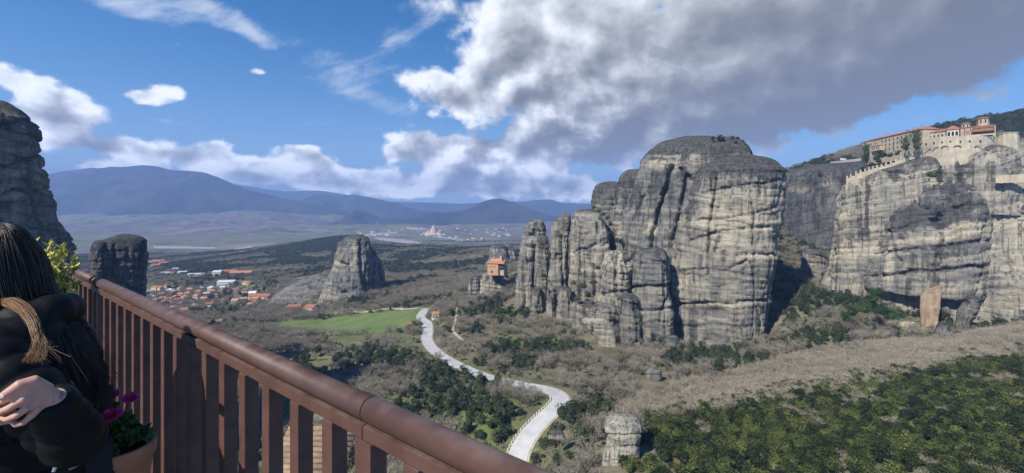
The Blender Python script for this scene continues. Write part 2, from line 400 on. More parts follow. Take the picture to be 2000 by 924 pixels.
# zones: R grass, G bare rock / pale soil, B dark far woodland
far = GV[:, 1] > 2150
wood = np.clip(sstep(.45, .6, .5+fbm(GV[:, 0]/60, GV[:, 1]/90, 0, 4, 31)*.8), 0, 1)*(~far)
def ground_mat(nt, co):
    geo = nt.new('ShaderNodeNewGeometry'); P_ = X(nt, geo.outputs['Position']); x, y, z = nt.sep(P_)
    a = nt.noise(P_, .035, 6, .62); b = nt.noise(P_, .35, 5, .6); c = nt.noise(nt.scale(P_, (1, 1, .2)), .009, 5, .6)
    col = nt.mix(nt.ss(.38, .62, a), (.11, .10, .065), (.21, .18, .12))
    col = nt.mix(nt.ss(.45, .62, nt.noise(P_, .018, 5, .6)), col, (.12, .15, .05))
    col = nt.mix(nt.ss(.5, .75, b)*.6, col, (.06, .062, .035))
    # valley floor: violet-brown winter woodland, green strips of fields
    fl = nt.mix(nt.ss(.4, .62, c), (.12, .10, .09), (.21, .17, .15))
    strip = nt.noise(nt.scale(P_, (.0012, .0065, 0)), 1., 4, .6)
    fl = nt.mix(nt.ss(.52, .6, strip)*nt.ss(2350, 2900, y)*(1-nt.ss(3900, 4300, y))*nt.ss(400, -200, x), fl, (.13, .21, .045))
    cell = nt.voro(nt.scale(P_, (.0045, .0022, 0)), 1., out='Color'); cr, cg, cb = nt.sep(cell)
    fl = nt.mix(nt.ss(.72, .8, cr)*nt.ss(2350, 2600, y)*(1-nt.ss(6500, 8000, y)), fl, (.15, .17, .07))
    fl = nt.mix(nt.ss(.8, .86, cg)*nt.ss(2350, 2600, y)*(1-nt.ss(6500, 8000, y))*.7, fl, (.26, .22, .18))
    fl = nt.mix(nt.ss(.56, .66, nt.noise(P_, .0035, 7, .7))*.8, fl, (.045, .05, .035))
    col = nt.mix(nt.ss(2050, 2350, y), col, fl)
    return col, b, .5
M = {}
M['ground'] = material('ground', ground_mat, .95, .1)
ground = mesh_np('ground', GV, quads, M['ground'], smooth=True); tag(ground, kind='structure')

def drape(name, poly, mat, lift=.06, kind='structure', rows=None):
    """the cells of the ground inside a pixel polygon, lifted a little"""
    cx_ = gpx[quads].mean(1); cy_ = gpy[quads].mean(1)
    Yc = GV[quads[:, 0], 1]
    ins = in_poly(cx_, cy_, poly)
    if rows: ins &= (Yc > rows[0]) & (Yc < rows[1])
    q = quads[ins]; used, inv = np.unique(q, return_inverse=True)
    V = GV[used].copy(); V[:, 2] += lift
    return tag(mesh_np(name, V, inv.reshape(-1, 4), mat, smooth=True), kind=kind)
def field_mat(nt, co):
    geo = nt.new('ShaderNodeNewGeometry'); P_ = X(nt, geo.outputs['Position']); x, y, z = nt.sep(P_)
    rows = nt.noise(nt.comb(x*.02+y*.012, (y-x*.15)*.14, 0), 1., 3, .5)
    a = nt.noise(P_, .03, 5, .6)
    col = nt.mix(nt.ss(.35, .65, rows), (.10, .16, .042), (.15, .185, .07))
    return nt.mix(nt.ss(.52, .68, a)*.7, col, (.19, .16, .08)), nt.noise(P_, .8, 4, .6), .1
M['field'] = material('field', field_mat, .95, .1)
FIELD = [(512, 634), (560, 628), (640, 624), (700, 616), (760, 608), (800, 605), (830, 603), (822, 618), (805, 640), (790, 648), (720, 652), (640, 656), (600, 652), (540, 646)]
FIELD2 = [(588, 655), (640, 659), (720, 655), (792, 650), (780, 662), (700, 672), (620, 668)]
drape('field', FIELD, M['field'], .08, rows=(380, 700)); 
M['gravel'] = plain('gravel', (.34, .32, .30), .12, .02, .95)
drape('riverbed', [(735, 464), (790, 468), (825, 475), (815, 478), (790, 476), (745, 470), (730, 467)], M['gravel'], 2., rows=(2350, 9000))
drape('riverbed', [(712, 458), (776, 453), (776, 456), (745, 460), (716, 462)], M['gravel'], 2.2, rows=(2350, 9000))
drape('riverbed', [(300, 481), (420, 483), (420, 487), (300, 486)], M['gravel'], 2., rows=(2350, 9000))
drape('riverbed', [(395, 499), (470, 484), (500, 479), (475, 493), (430, 499)], M['gravel'], 2., rows=(1700, 9000))
drape('riverbed', [(790, 443), (835, 446), (833, 449), (800, 448)], M['gravel'], 2., rows=(2350, 9000))
drape('riverbed', [(842, 461), (900, 467), (912, 470), (900, 473), (880, 468), (846, 464)], M['gravel'], 2.5, rows=(2350, 9000))
M['quarry'] = plain('quarry_sand', (.52, .40, .30), .12, .02, .95)
# sand heaps of the quarry on the plain
qv = []; 
for k, (px, hw, hh) in enumerate([(847, 52, 100), (836, 40, 50), (856, 50, 40)]):
    c = P(px, 461, 4100); z0 = float(ground_h(np.array([c[0]]), np.array([c[1]]))[0])
    mb = MB(); n = 20; prof = []
    for i in range(9):
        t = i/8; prof.append((hw*(1-t)**.8*(1+.08*math.sin(k*3+i*2)), hh*t))
    mb.lathe(prof, n)
    o = mb.build('sand_heap', M['quarry'], loc=(c[0], c[1], z0-6), smooth=True)
    tag(o, ['tallest pale orange sand heap in the far quarry', 'small sand heap at the left foot of the quarry heap', 'low sand heap trailing off right of the quarry heap'][k], 'sand heap')

# ------------------------------------------------------------------ mountains
def ridge_mat(dark, lite, sc):
    def fn(nt, co):
        geo = nt.new('ShaderNodeNewGeometry'); P_ = X(nt, geo.outputs['Position'])
        a = nt.noise(P_, sc, 7, .65); b = nt.noise(P_, sc*4.5, 6, .65)
        return nt.mix(nt.ss(.4, .62, a*.6+b*.4), dark, lite), b, 25.
    return fn
M['mountain'] = material('mountain_woodland', ridge_mat((.022, .028, .026), (.075, .07, .055), .0011), .95, .05)
def mountain(name, sky_pts, D, width, foot=-190, seed=0, mat=None, rough=90):
    px = np.array([p[0] for p in sky_pts], float); py = np.array([p[1] for p in sky_pts], float)
    n = 260; m = 90
    u = (np.linspace(px[0], px[-1], n)-CX)/F
    zr = (CY-np.interp(np.linspace(px[0], px[-1], n), px, py))/F*D
    k = np.ones(3)/3; zr = np.convolve(np.pad(zr, 1, 'edge'), k, 'valid')
    t = np.linspace(-1, 1, m)
    Ug, Tg = np.meshgrid(u, t); Zr = np.broadcast_to(zr, Ug.shape)
    Yg = D+Tg*width; Xg = Ug*Yg*(1-.0)  # fans out with distance
    prof = np.cos(np.clip(np.abs(Tg), 0, 1)*np.pi/2)**1.25
    sp = 1-np.abs(fbm(Xg/1500, Yg/3800, 0, 5, seed+40))*2      # spurs running down towards the plain
    Z = foot+(Zr-foot)*prof+(sp-.55)*rough*2.1*np.sin(np.pi*np.clip(prof, 0, 1))+fbm(Xg/420, Yg/420, 0, 4, seed+50)*rough*.22*prof**.5*(1-.7*(prof > .97))
    ii = np.arange(n*m).reshape(m, n)
    q = np.stack([ii[:-1, :-1], ii[:-1, 1:], ii[1:, 1:], ii[1:, :-1]], -1).reshape(-1, 4)
    c = Vector((float(u.mean()*D), D, foot))
    V = np.stack([Xg, Yg, Z], -1).reshape(-1, 3)-np.array(c)
    return tag(mesh_np(name, V, q, mat or M['mountain'], loc=c, smooth=True), kind='structure')
mountain('mountain', [(-500, 380), (-200, 350), (60, 345), (100, 341), (130, 334), (150, 333), (180, 328), (195, 330), (215, 326), (240, 327), (280, 324), (305, 326), (330, 333), (370, 335), (400, 338), (430, 350), (480, 370), (540, 384), (600, 396), (660, 410), (740, 424)], 8500, 2500, seed=1, rough=150)
mountain('mountain', [(500, 415), (560, 398), (600, 386), (615, 380), (628, 378), (650, 383), (675, 382), (692, 380), (730, 387), (770, 396), (800, 405), (850, 416)], 10500, 2300, seed=2, rough=110)
mountain('mountain', [(740, 430), (800, 420), (830, 415), (848, 412), (860, 416), (900, 412), (920, 406), (940, 395), (960, 389), (978, 388), (1000, 395), (1030, 406), (1060, 417), (1120, 432)], 7800, 1700, seed=3, rough=70)
mountain('mountain', [(960, 414), (1010, 398), (1040, 391), (1075, 390), (1100, 397), (1140, 402), (1180, 400), (1250, 406), (1400, 415)], 12000, 1900, seed=4, rough=110)
mountain('mountain', [(-300, 352), (60, 348), (100, 346), (140, 348), (300, 356), (440, 360), (470, 361), (520, 370), (560, 374), (620, 372), (700, 384), (760, 394), (840, 396), (900, 398), (1000, 394), (1100, 396), (1300, 404)], 13500, 2000, seed=5, rough=120)
M['haze'] = bpy.data.materials.new('haze'); M['haze'].use_nodes = True
ht = M['haze'].node_tree; ht.nodes.clear(); pv = ht.nodes.new('ShaderNodeVolumePrincipled'); ho = ht.nodes.new('ShaderNodeOutputMaterial'); ht.links.new(pv.outputs[0], ho.inputs['Volume'])
pv.inputs['Density'].default_value = 1.15e-4; pv.inputs['Color'].default_value = (.33, .52, 1.0, 1); pv.inputs['Anisotropy'].default_value = .0
zlo = float(GV[:, 2].min())
MB().box((0, 7300, (zlo-1+1080)/2), (64000, 16600, 1080-zlo+1)).build('haze', M['haze']); tag(bpy.data.objects['haze'], kind='stuff')
# ------------------------------------------------------------------ rock towers
def rock_mat(name, grey=(.215, .208, .19), tan=(.48, .42, .315), dark=(.05, .05, .05), green=(.10, .11, .045), sc=1.):
    def fn(nt, co):
        geo = nt.new('ShaderNodeNewGeometry'); P_ = X(nt, geo.outputs['Position'])
        at = nt.new('ShaderNodeVertexColor'); at.layer_name = 'stain_shade'
        r, g, b = nt.sep(X(nt, at.outputs['Color']))
        n1 = nt.noise(nt.scale(P_, (.09*sc, .09*sc, .35*sc)), 1., 8, .66)
        n2 = nt.noise(nt.scale(P_, (.42*sc, .42*sc, .035*sc)), 1., 7, .62)      # drips down the face
        n3 = nt.noise(nt.scale(P_, (.05*sc, .05*sc, 1.25*sc)), 1., 7, .68)      # thin beds
        col = nt.mix(nt.ss(.36, .64, n1), tuple(c*.72 for c in grey), tuple(c*1.25 for c in grey))
        col = nt.mix((r+(n2-.5)*1.3+(n3-.5)*.6).clamp(), col, nt.mix(nt.ss(.35, .6, n1), tan, tuple(c*1.15 for c in tan)))
        col = nt.mix(nt.ss(.25, .78, g+(n2-.5)*1.7+(n1-.5)*.7)*.92, col, nt.mix(nt.ss(.36, .66, n2*.5+n3*.5), tuple(c*.6 for c in dark), tuple(c*2.9 for c in dark)))
        vl = nt.noise(nt.scale(P_, (.55*sc, .55*sc, .018*sc)), 1., 3, .55); vm_ = nt.noise(P_, .035*sc, 3, .6)
        col = nt.mix(nt.ss(.565, .60, vl)*nt.ss(.44, .60, vm_)*.66, col, tuple(c*.28 for c in grey))
        hl = nt.noise(nt.scale(P_, (.022*sc, .022*sc, .42*sc)), 1., 4, .6)
        col = nt.mix((1.-nt.ss(.0, .022, nt.m('ABSOLUTE', hl-.52)))*nt.ss(.58, .45, vm_)*.42, col, tuple(c*.22 for c in grey))
        col = nt.mix(nt.ss(.53, .64, n3)*nt.ss(.38, .6, vm_)*.32, col, tuple(c*.35 for c in grey))
        col = nt.mix(b, col, green)
        n4 = nt.noise(P_, 1.9*sc, 5, .7)
        h = n3*(.15+vm_*.6)+n2*.6+n4*.6+n1*.3-nt.ss(.565, .60, vl)*.5
        return col, h, 1.9/sc
    return material(name, fn, .93, .12)
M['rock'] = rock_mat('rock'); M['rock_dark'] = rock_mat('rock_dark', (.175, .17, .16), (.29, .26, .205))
M['rock_pale'] = rock_mat('rock_pale', (.25, .243, .222), (.54, .475, .36)); 

class Rock:
    """one formation: overlapping weathered columns, each given by its outline rows (py, left px, right px) at a real distance"""
    def __init__(s, seed=0, step=1.): s.V, s.F, s.C, s.n, s.seed, s.step = [], [], [], 0, seed, step
    def col(s, Yf, rows, B, lean=0., p=2.6, amp=1., flute=1., strata=1., cracks=(), tan=.25, dark=.2, green_top=.0, tanb=(), darkb=(), bed_tilt=.05, seed=None, greenb=(), round_=.6, flat=0.):
        seed = s.seed*31+len(s.V)*7 if seed is None else seed
        rows = sorted(rows); py = np.array([r[0] for r in rows], float); pl = np.array([r[1] for r in rows], float); pr = np.array([r[2] for r in rows], float)
        um = ((pl[-1]+pr[-1])/2-CX)/F; th = math.atan(um); e2 = np.array([math.sin(th), math.cos(th)]); e1 = np.array([math.cos(th), -math.sin(th)])
        C0 = np.array([um*Yf, Yf]); k0 = C0@e2
        H = (py[-1]-py[0])/F*Yf; st = s.step
        nr = max(8, int(H/st)); tt = np.linspace(0, 1, nr)           # 0 top, 1 bottom
        tt = tt**1.25
        ry = py[0]+(py[-1]-py[0])*tt
        L = np.interp(ry, py, pl); R = np.interp(ry, py, pr)
        if nr > 12:
            kk = np.ones(5)/5; L[2:-2] = np.convolve(L, kk, 'valid'); R[2:-2] = np.convolve(R, kk, 'valid')
        dep = k0+lean*(1-tt)+B
        def lat(px_, D): u = (px_-CX)/F; lam = D/(u*e2[0]+e2[1]); return lam*(u*e1[0]+e1[1])
        a, b = lat(L, dep), lat(R, dep); mid = (a+b)/2; hw = np.abs(b-a)/2
        wm = hw.max(); bb = B*np.clip(hw/wm, 0, 1)**round_
        # the crown closes over the first rows
        cr = np.clip((ry-py[0])/max(1e-6, (py[-1]-py[0]))/.12, 0, 1); bb = bb*np.sqrt(1-(1-cr)**2*.9)
        mid_d = dep-(B-bb)*flat
        zc = (CY-ry)/F*(mid_d*e2[1]+mid*e1[1])
        per = int(max(16, (4*wm+2*B)/st)); ph = np.linspace(0, 2*np.pi, per, endpoint=False)
        # more points on the side facing the valley
        ph = ph+.35*np.sin(ph-0.)*0
        cs, sn = np.cos(ph), np.sin(ph)
        sx = np.sign(cs)*np.abs(cs)**(2/p); sy = np.sign(sn)*np.abs(sn)**(2/p)
        A = mid[:, None]+hw[:, None]*sx[None]; Dp = mid_d[:, None]+bb[:, None]*sy[None]
        x = A*e1[0]+Dp*e2[0]; y = A*e1[1]+Dp*e2[1]; z = np.broadcast_to(zc[:, None], x.shape).copy()
        # outward direction in plan
        nx_ = np.sign(cs)*np.abs(cs)**(2-2/p)/np.maximum(hw[:, None], .5); ny_ = np.sign(sn)*np.abs(sn)**(2-2/p)/np.maximum(bb[:, None], .5)
        ln = np.hypot(nx_, ny_)+1e-9; nx_, ny_ = nx_/ln, ny_/ln
        NX = nx_*e1[0]+ny_*e2[0]; NY = nx_*e1[1]+ny_*e2[1]
        big = fbm(x/26, y/26, z/34, 3, seed)*3.0*amp
        med = fbm(x/8.5, y/8.5, z/12, 4, seed+1)*1.2*amp
        fl = fbm(x/5.5, y/5.5, z/48, 3, seed+2); fl = -(1-np.abs(fl)*2.2)**3*1.6*flute
        fl = np.clip(fl, -3, 1)
        za = z+bed_tilt*(A)+fbm(x/45, y/45, z/45, 2, 5)*5
        bed = vnoise(za/6.5, x/70, y/70, seed+3)
        s1 = np.floor(za/4.7+vnoise(x/30, y/30, 0, 8)*.6); led = (_h(s1.astype(np.int64), np.zeros(s1.shape, np.int64), np.zeros(s1.shape, np.int64), seed+9)-.5)
        fr = za/4.7+vnoise(x/30, y/30, 0, 8)*.6-s1
        joint = -np.exp(-((np.minimum(fr, 1-fr))/.12)**2)*1.15*(vnoise(x/14, y/14, s1, 77) > -.15)
        vj = fbm(x/16, y/16, z/70, 2, seed+12); vjoint = -np.exp(-(vj/.028)**2)*2.6*flute
        disp = big+med+fl+(bed*.75+led*1.15+joint)*strata+vjoint+fbm(x/2.2, y/2.2, z/2.2, 3, seed+4)*.55
        fx = CX+F*x/y; fy = CY-F*z/y
        front = (ny_ < .25)*np.ones_like(x)
        crk = np.zeros_like(x)
        for pts, w, dpt in cracks:
            wob = fbm(x/5, y/5, z/5, 2, 91)*w*1.1
            dd = seg_dist(fx+wob, fy+wob, pts); g_ = np.exp(-(dd/w)**2)*front; disp -= dpt*1.15*g_; crk = np.maximum(crk, g_)
        edge = np.clip(cr, .15, 1)[:, None]
        sc_ = np.clip(np.minimum(hw, bb)/6., .12, 1)[:, None]
        disp = disp*edge*sc_
        x = x+NX*disp; y = y+NY*disp
        z = z+fbm(x/9, y/9, z/9, 3, seed+6)*1.5*amp*sc_
        # stains: R tan, G dark varnish plus painted shade, B moss
        st1 = fbm(x/6., y/6., z/55, 4, seed+20); st2 = fbm(x/30, y/30, z/22, 3, seed+21); st4 = sstep(.05, .35, fbm(x/3.4, y/3.4, z/80, 3, seed+24))*sstep(-.25, .2, fbm(x/14, y/14, z/40, 2, seed+25)); st3 = fbm(x/60, y/60, za/3.0, 4, seed+22)
        tn = tan+st1*.55+st3*.6+st2*.4
        dk = dark+st4*.62+st1*.6-st3*.35+st2*.45+.62*np.exp(-((ry-py[0])/max(9, .13*(py[-1]-py[0])))**1.5)[:, None]
        dk = dk+crk*.35; tn = tn-crk*.4  # crack shade painted into the colour: carved cracks darker and less tan
        for (bx, by, rx, ry_, w) in tanb: g_ = np.exp(-(((fx-bx)/rx)**2+((fy-by)/ry_)**2)**1.5); tn = tn+w*g_; dk = dk-.8*w*g_
        for (bx, by, rx, ry_, w) in darkb: dk = dk+w*np.exp(-(((fx-bx)/rx)**2+((fy-by)/ry_)**2)); 
        gr = green_top*np.exp(-((ry-py[0])/(.05*(py[-1]-py[0])+3)))[:, None]*np.ones_like(x)*(.6+st2)
        for (bx, by, rx, ry_, w) in greenb: gr = gr+w*np.exp(-(((fx-bx)/rx)**2+((fy-by)/ry_)**2))*(.7+st2)
        ii = np.arange(nr*per).reshape(nr, per); jn = np.roll(ii, -1, 1)
        q = np.stack([ii[:-1], ii[1:], jn[1:], jn[:-1]], -1).reshape(-1, 4)
        V = np.stack([x, y, z], -1).reshape(-1, 3)
        C = np.stack([np.clip(tn, 0, 1), np.clip(dk, 0, 1), np.clip(gr, 0, 1)], -1).reshape(-1, 3)
        # close the crown with a fan of degenerate-free quads onto a centre vertex
        ctr = V[:per].mean(0); ctr[2] += .3; V = np.vstack([V, ctr]); C = np.vstack([C, C[:per].mean(0)])
        j = np.arange(per); capq = np.stack([np.full(per, nr*per), j, np.roll(j, -1), np.full(per, nr*per)], -1)
        s.V.append(V); s.C.append(C); s.F.append(q+s.n); s.cap = getattr(s, 'cap', [])+[capq[:, :3]+s.n]; s.n += len(V)
        return s
    def build(s, name, mat, label, cat='rock', group=None):
        V = np.vstack(s.V); C = np.vstack(s.C); q = np.vstack(s.F); t = np.vstack(s.cap)
        zmin = V[:, 2].min(); c = np.array([V[:, 0].mean(), V[:, 1].mean(), zmin])
        me = bpy.data.meshes.new(name); V2 = (V-c).astype(np.float32)
        me.vertices.add(len(V)); me.vertices.foreach_set('co', V2.ravel())
        me.loops.add(len(q)*4+len(t)*3); me.loops.foreach_set('vertex_index', np.r_[q.ravel(), t.ravel()].astype(np.int32))
        me.polygons.add(len(q)+len(t)); me.polygons.foreach_set('loop_start', np.r_[np.arange(0, len(q)*4, 4), len(q)*4+np.arange(0, len(t)*3, 3)].astype(np.int32))
        me.update(calc_edges=True); me.validate()
        me.polygons.foreach_set('use_smooth', [True]*len(me.polygons)); me.materials.append(mat)
        o = bpy.data.objects.new(name, me); o.location = c; link(o); vcol(o, 'stain_shade', C)
        tag(o, label, cat, group)
        k = rng.choice(len(V), min(len(V), 1500), replace=False); FOOT.append(V[k][:, :2])
        return o
FOOT = []
# --- the great cliff
k = Rock(1, .8)
k.col(338, [(266, 1335, 1350), (270, 1308, 1400), (278, 1285, 1450), (292, 1266, 1462), (310, 1256, 1470), (350, 1240, 1480), (400, 1222, 1480), (450, 1206, 1480), (500, 1196, 1480), (560, 1186, 1480), (620, 1180, 1480), (690, 1170, 1480)], 34, lean=12, p=2.7, green_top=.25, flute=.45, strata=.7,
      cracks=[([(1312, 325), (1298, 370), (1282, 420), (1272, 460), (1270, 480)], 3.5, 7), ([(1345, 345), (1335, 380), (1325, 420), (1316, 470)], 4, 6), ([(1255, 380), (1232, 430), (1215, 480)], 2.5, 3), ([(1330, 330), (1352, 350), (1390, 340)], 3, 3)],
      tan=.16, dark=.26, tanb=[(1272, 450, 9, 16, 1.2), (1310, 320, 50, 16, .5), (1365, 310, 30, 10, .4), (1205, 430, 10, 60, .3)], darkb=[(1350, 280, 120, 18, .5), (1260, 300, 15, 30, .3)])
k.col(322, [(302, 1425, 1446), (307, 1402, 1478), (314, 1384, 1500), (323, 1368, 1516), (335, 1357, 1527), (350, 1350, 1531), (380, 1340, 1527), (420, 1328, 1523), (470, 1316, 1516), (520, 1306, 1511), (560, 1302, 1506), (600, 1300, 1502), (640, 1298, 1494), (670, 1296, 1484), (700, 1290, 1470)], 36, lean=9, p=3.4, green_top=.3,
      cracks=[([(1400, 340), (1392, 400), (1384, 450), (1382, 500), (1385, 540)], 2.2, 3.5), ([(1320, 594), (1380, 590), (1440, 592), (1500, 588)], 2.5, 3.4), ([(1400, 560), (1396, 600), (1393, 640), (1385, 668)], 3.2, 5), ([(1440, 500), (1480, 497), (1510, 498)], 2.5, 2.5),
              ([(1345, 470), (1390, 455), (1440, 448), (1510, 440)], 2., 1.8), ([(1360, 430), (1420, 425), (1470, 415), (1520, 405)], 2., 1.8), ([(1470, 330), (1466, 370), (1474, 420), (1470, 480)], 2., 2.5), ([(1430, 330), (1425, 390), (1433, 440)], 1.8, 2.2), ([(1312, 530), (1360, 525), (1420, 530), (1500, 545)], 2, 1.6), ([(1370, 375), (1430, 366), (1525, 352)], 2., 1.8), ([(1330, 640), (1400, 636), (1490, 640)], 2, 1.6)],
      tan=.36, dark=.08, tanb=[(1450, 375, 60, 26, .35), (1430, 430, 80, 30, .4), (1480, 500, 40, 10, .7), (1430, 595, 90, 7, .5), (1340, 560, 30, 30, .2), (1420, 470, 70, 40, .3)], darkb=[(1450, 325, 90, 22, .75), (1500, 350, 30, 20, .4), (1345, 400, 26, 60, .5), (1510, 560, 10, 90, .3), (1420, 640, 70, 30, .25)], flute=1.1)
k.col(374, [(330, 1228, 1255), (336, 1216, 1262), (350, 1208, 1270), (400, 1200, 1280), (460, 1195, 1280), (600, 1190, 1280)], 16, lean=4, tan=.2, dark=.25)
k.col(318, [(484, 1262, 1290), (490, 1248, 1302), (505, 1238, 1310), (540, 1234, 1312), (556, 1234, 1311), (562, 1236, 1310), (600, 1236, 1316), (640, 1236, 1318), (690, 1236, 1318)], 15, lean=1, p=3.4, tan=.22, dark=.12,
      cracks=[([(1234, 560), (1275, 562), (1312, 556)], 2.5, 3), ([(1238, 604), (1280, 606), (1316, 600)], 2, 1.6)], tanb=[(1275, 568, 34, 6, .6)])
k.col(327, [(490, 1190, 1225), (496, 1180, 1232), (520, 1174, 1238), (560, 1170, 1236), (600, 1162, 1232), (640, 1160, 1230), (680, 1160, 1228)], 16, lean=2, tan=.62, dark=-.05, cracks=[([(1205, 500), (1203, 550), (1210, 590)], 2.2, 3), ([(1170, 575), (1232, 570)], 2, 2)], tanb=[(1205, 505, 30, 18, .4)])
k.col(318, [(573, 1218, 1238), (580, 1211, 1246), (600, 1208, 1250), (640, 1206, 1252), (680, 1206, 1252)], 9, p=2.3, tan=.15, dark=.2)
k.col(322, [(590, 1168, 1200), (598, 1158, 1210), (620, 1152, 1214), (680, 1150, 1216)], 12, tan=.3, dark=.1)
k.col(309, [(655, 1285, 1320), (662, 1262, 1330), (680, 1250, 1338), (705, 1240, 1345)], 12, p=2.2, tan=.3, dark=0.)
k.build('rock_cliff', M['rock'], 'great grey domed cliff in mid view with horizontal ledges and dark drips', 'cliff')
# --- spires left of it
k = Rock(2, .9)
k.col(392, [(355, 1182, 1205), (360, 1166, 1213), (372, 1158, 1216), (400, 1155, 1218), (440, 1154, 1222), (600, 1150, 1224)], 17, lean=3, tan=.15, dark=.15, p=2.8)
k.build('rock_pillar', M['rock'], 'broad flat-topped grey pillar standing directly left of the great cliff', 'rock pillar', 'pillars left of the great cliff')
k = Rock(3, .9)
k.col(362, [(409, 1135, 1160), (414, 1122, 1172), (428, 1115, 1183), (450, 1112, 1190), (500, 1110, 1196), (545, 1112, 1192), (575, 1112, 1186), (620, 1110, 1186)], 17, lean=4, tan=.42, dark=.02, p=3, cracks=[([(1120, 492), (1150, 482), (1165, 474)], 2., 2.4), ([(1160, 520), (1163, 580)], 2, 2)], green_top=.25)
k.col(356, [(560, 1092, 1112), (566, 1086, 1122), (590, 1084, 1128), (630, 1084, 1128)], 8, tan=.3, dark=.05)
k.build('rock_pillar', M['rock'], 'fat rounded pale pillar with a slanting crack on its face, fourth spire from the left', 'rock pillar', 'pillars left of the great cliff')
k = Rock(4, .9)
k.col(380, [(417, 1104, 1112), (422, 1092, 1114), (432, 1080, 1115), (450, 1074, 1114), (500, 1072, 1112), (560, 1070, 1110), (620, 1068, 1108)], 13, lean=4, tan=.45, dark=0., p=3, flute=1.5, cracks=[([(1098, 460), (1100, 520), (1102, 570)], 2., 3)], green_top=.3)
k.build('rock_pillar', M['rock'], 'narrow fluted spire with a pointed right corner, third from the left', 'rock pillar', 'pillars left of the great cliff')
k = Rock(5, .9)
k.col(400, [(430, 1040, 1056), (434, 1030, 1062), (445, 1024, 1066), (470, 1020, 1068), (510, 1014, 1062), (550, 1010, 1054), (585, 1008, 1050), (640, 1006, 1048)], 13, lean=3, tan=.42, dark=0., p=2.8, flute=1.4, cracks=[([(1046, 438), (1044, 500), (1042, 560)], 2.4, 4), ([(1020, 480), (1042, 484)], 2, 2)])
k.col(392, [(460, 1052, 1068), (466, 1048, 1072), (490, 1045, 1074), (540, 1045, 1072), (580, 1043, 1070), (630, 1042, 1070)], 8, tan=.3, dark=.1)
k.build('rock_pillar', M['rock'], 'leftmost tall spire of the group, split by a dark vertical cleft', 'rock pillar', 'pillars left of the great cliff')
for i, (rows, Y, lb) in enumerate([([(560, 1044, 1054), (566, 1040, 1058), (600, 1038, 1060), (640, 1038, 1060)], 385, 'short narrow stump at the foot of the leftmost split spire'),
                                   ([(575, 1070, 1080), (580, 1067, 1084), (615, 1066, 1084), (640, 1066, 1084)], 372, 'slim tooth of rock at the foot of the fluted spire'),
                                   ([(588, 1122, 1160), (594, 1118, 1170), (612, 1116, 1172), (640, 1116, 1172)], 340, 'low blocky outcrop at the foot of the fat rounded pillar')]):
    Rock(20+i, .8).col(Y, rows, 6, tan=.35, dark=.05, amp=.5).build('rock_stump', M['rock'], lb, 'rock')
# --- Doupiani rock
k = Rock(6, 1.3)
k.col(600, [(458, 690, 706), (461, 676, 716), (468, 668, 722), (480, 660, 725), (500, 654, 727), (520, 648, 730), (540, 640, 728), (560, 630, 724), (580, 622, 720), (605, 616, 716)], 26, lean=14, p=2.5, tan=.12, dark=.12, strata=.5, flute=1.3, green_top=.3, tanb=[(690, 500, 8, 40, .5), (705, 530, 6, 30, .4), (672, 516, 20, 5, .7)], cracks=[([(706, 470), (703, 510), (712, 560)], 3, 5), ([(664, 514), (680, 520)], 3, 6)])
k.col(632, [(478, 716, 722), (490, 712, 733), (510, 708, 744), (525, 706, 751), (540, 704, 753), (560, 700, 748), (600, 700, 742)], 22, lean=6, p=2.3, tan=.05, dark=.3, strata=.5)
k.col(640, [(527, 650, 680), (534, 618, 690), (542, 590, 694), (555, 560, 700), (568, 540, 706), (585, 524, 710), (606, 516, 712)], 34, lean=40, p=2.1, tan=.05, dark=.2, amp=.7, strata=.8, flute=.7)
k.col(760, [(535, 610, 640), (545, 560, 660), (556, 520, 670), (568, 492, 680), (580, 478, 690)], 34, lean=30, p=2.0, tan=.05, dark=.2, amp=.6, flute=.5)
k.col(590, [(566, 690, 706), (572, 682, 716), (586, 676, 722), (604, 672, 726)], 8, p=2.2, tan=.2, dark=.05, amp=.6)
k.build('rock_dome', M['rock'], 'lone thumb-shaped rock rising behind the village with a long sloping foot to the left', 'rock')
# --- near rocks on the left
k = Rock(7, .5)
k.col(150, [(196, -60, 15), (199, -150, 28), (203, -220, 40), (214, -260, 56), (235, -290, 74), (262, -310, 82), (290, -320, 86), (318, -325, 85), (335, -330, 92), (370, -340, 105), (400, -350, 112), (420, -352, 113), (445, -355, 130), (480, -360, 145), (510, -362, 152), (560, -366, 160), (640, -370, 175), (760, -380, 190)], 34, lean=4, p=2.4, amp=.75, strata=1.1, flute=.7, tan=.2, dark=.10, green_top=.5, bed_tilt=.12,
      cracks=[([(-40, 310), (20, 325), (60, 312), (84, 300)], 4, 2.2), ([(60, 320), (68, 380), (92, 440)], 3, 2.), ([(-20, 390), (40, 370), (90, 372)], 4, 2.2), ([(10, 430), (16, 500), (14, 560)], 3, 2.2), ([(0, 245), (50, 235), (80, 240)], 3, 1.6)], tanb=[(30, 330, 70, 14, .35), (15, 375, 40, 16, .5)])
k.build('rock_cliff', M['rock'], 'tall dark rock wall cut off by the left edge above the leafy shrub', 'cliff')
k = Rock(8, .55)
k.col(262, [(457, 238, 252), (460, 222, 270), (466, 206, 284), (472, 188, 289), (480, 178, 290), (500, 174, 292), (540, 173, 291), (580, 171, 288), (640, 168, 284), (760, 160, 284)], 12, lean=2, p=3., amp=.6, tan=.02, dark=.45, strata=.8, flute=.8, cracks=[([(222, 480), (226, 520)], 2, 2)])
k.col(258, [(470, 186, 198), (474, 180, 208), (486, 176, 212), (520, 175, 214), (700, 170, 216)], 8, p=2.6, amp=.5, tan=.0, dark=.5)
k.build('rock_stack', M['rock_dark'], 'dark square rock stack standing alone just above the left end of the handrail', 'rock')
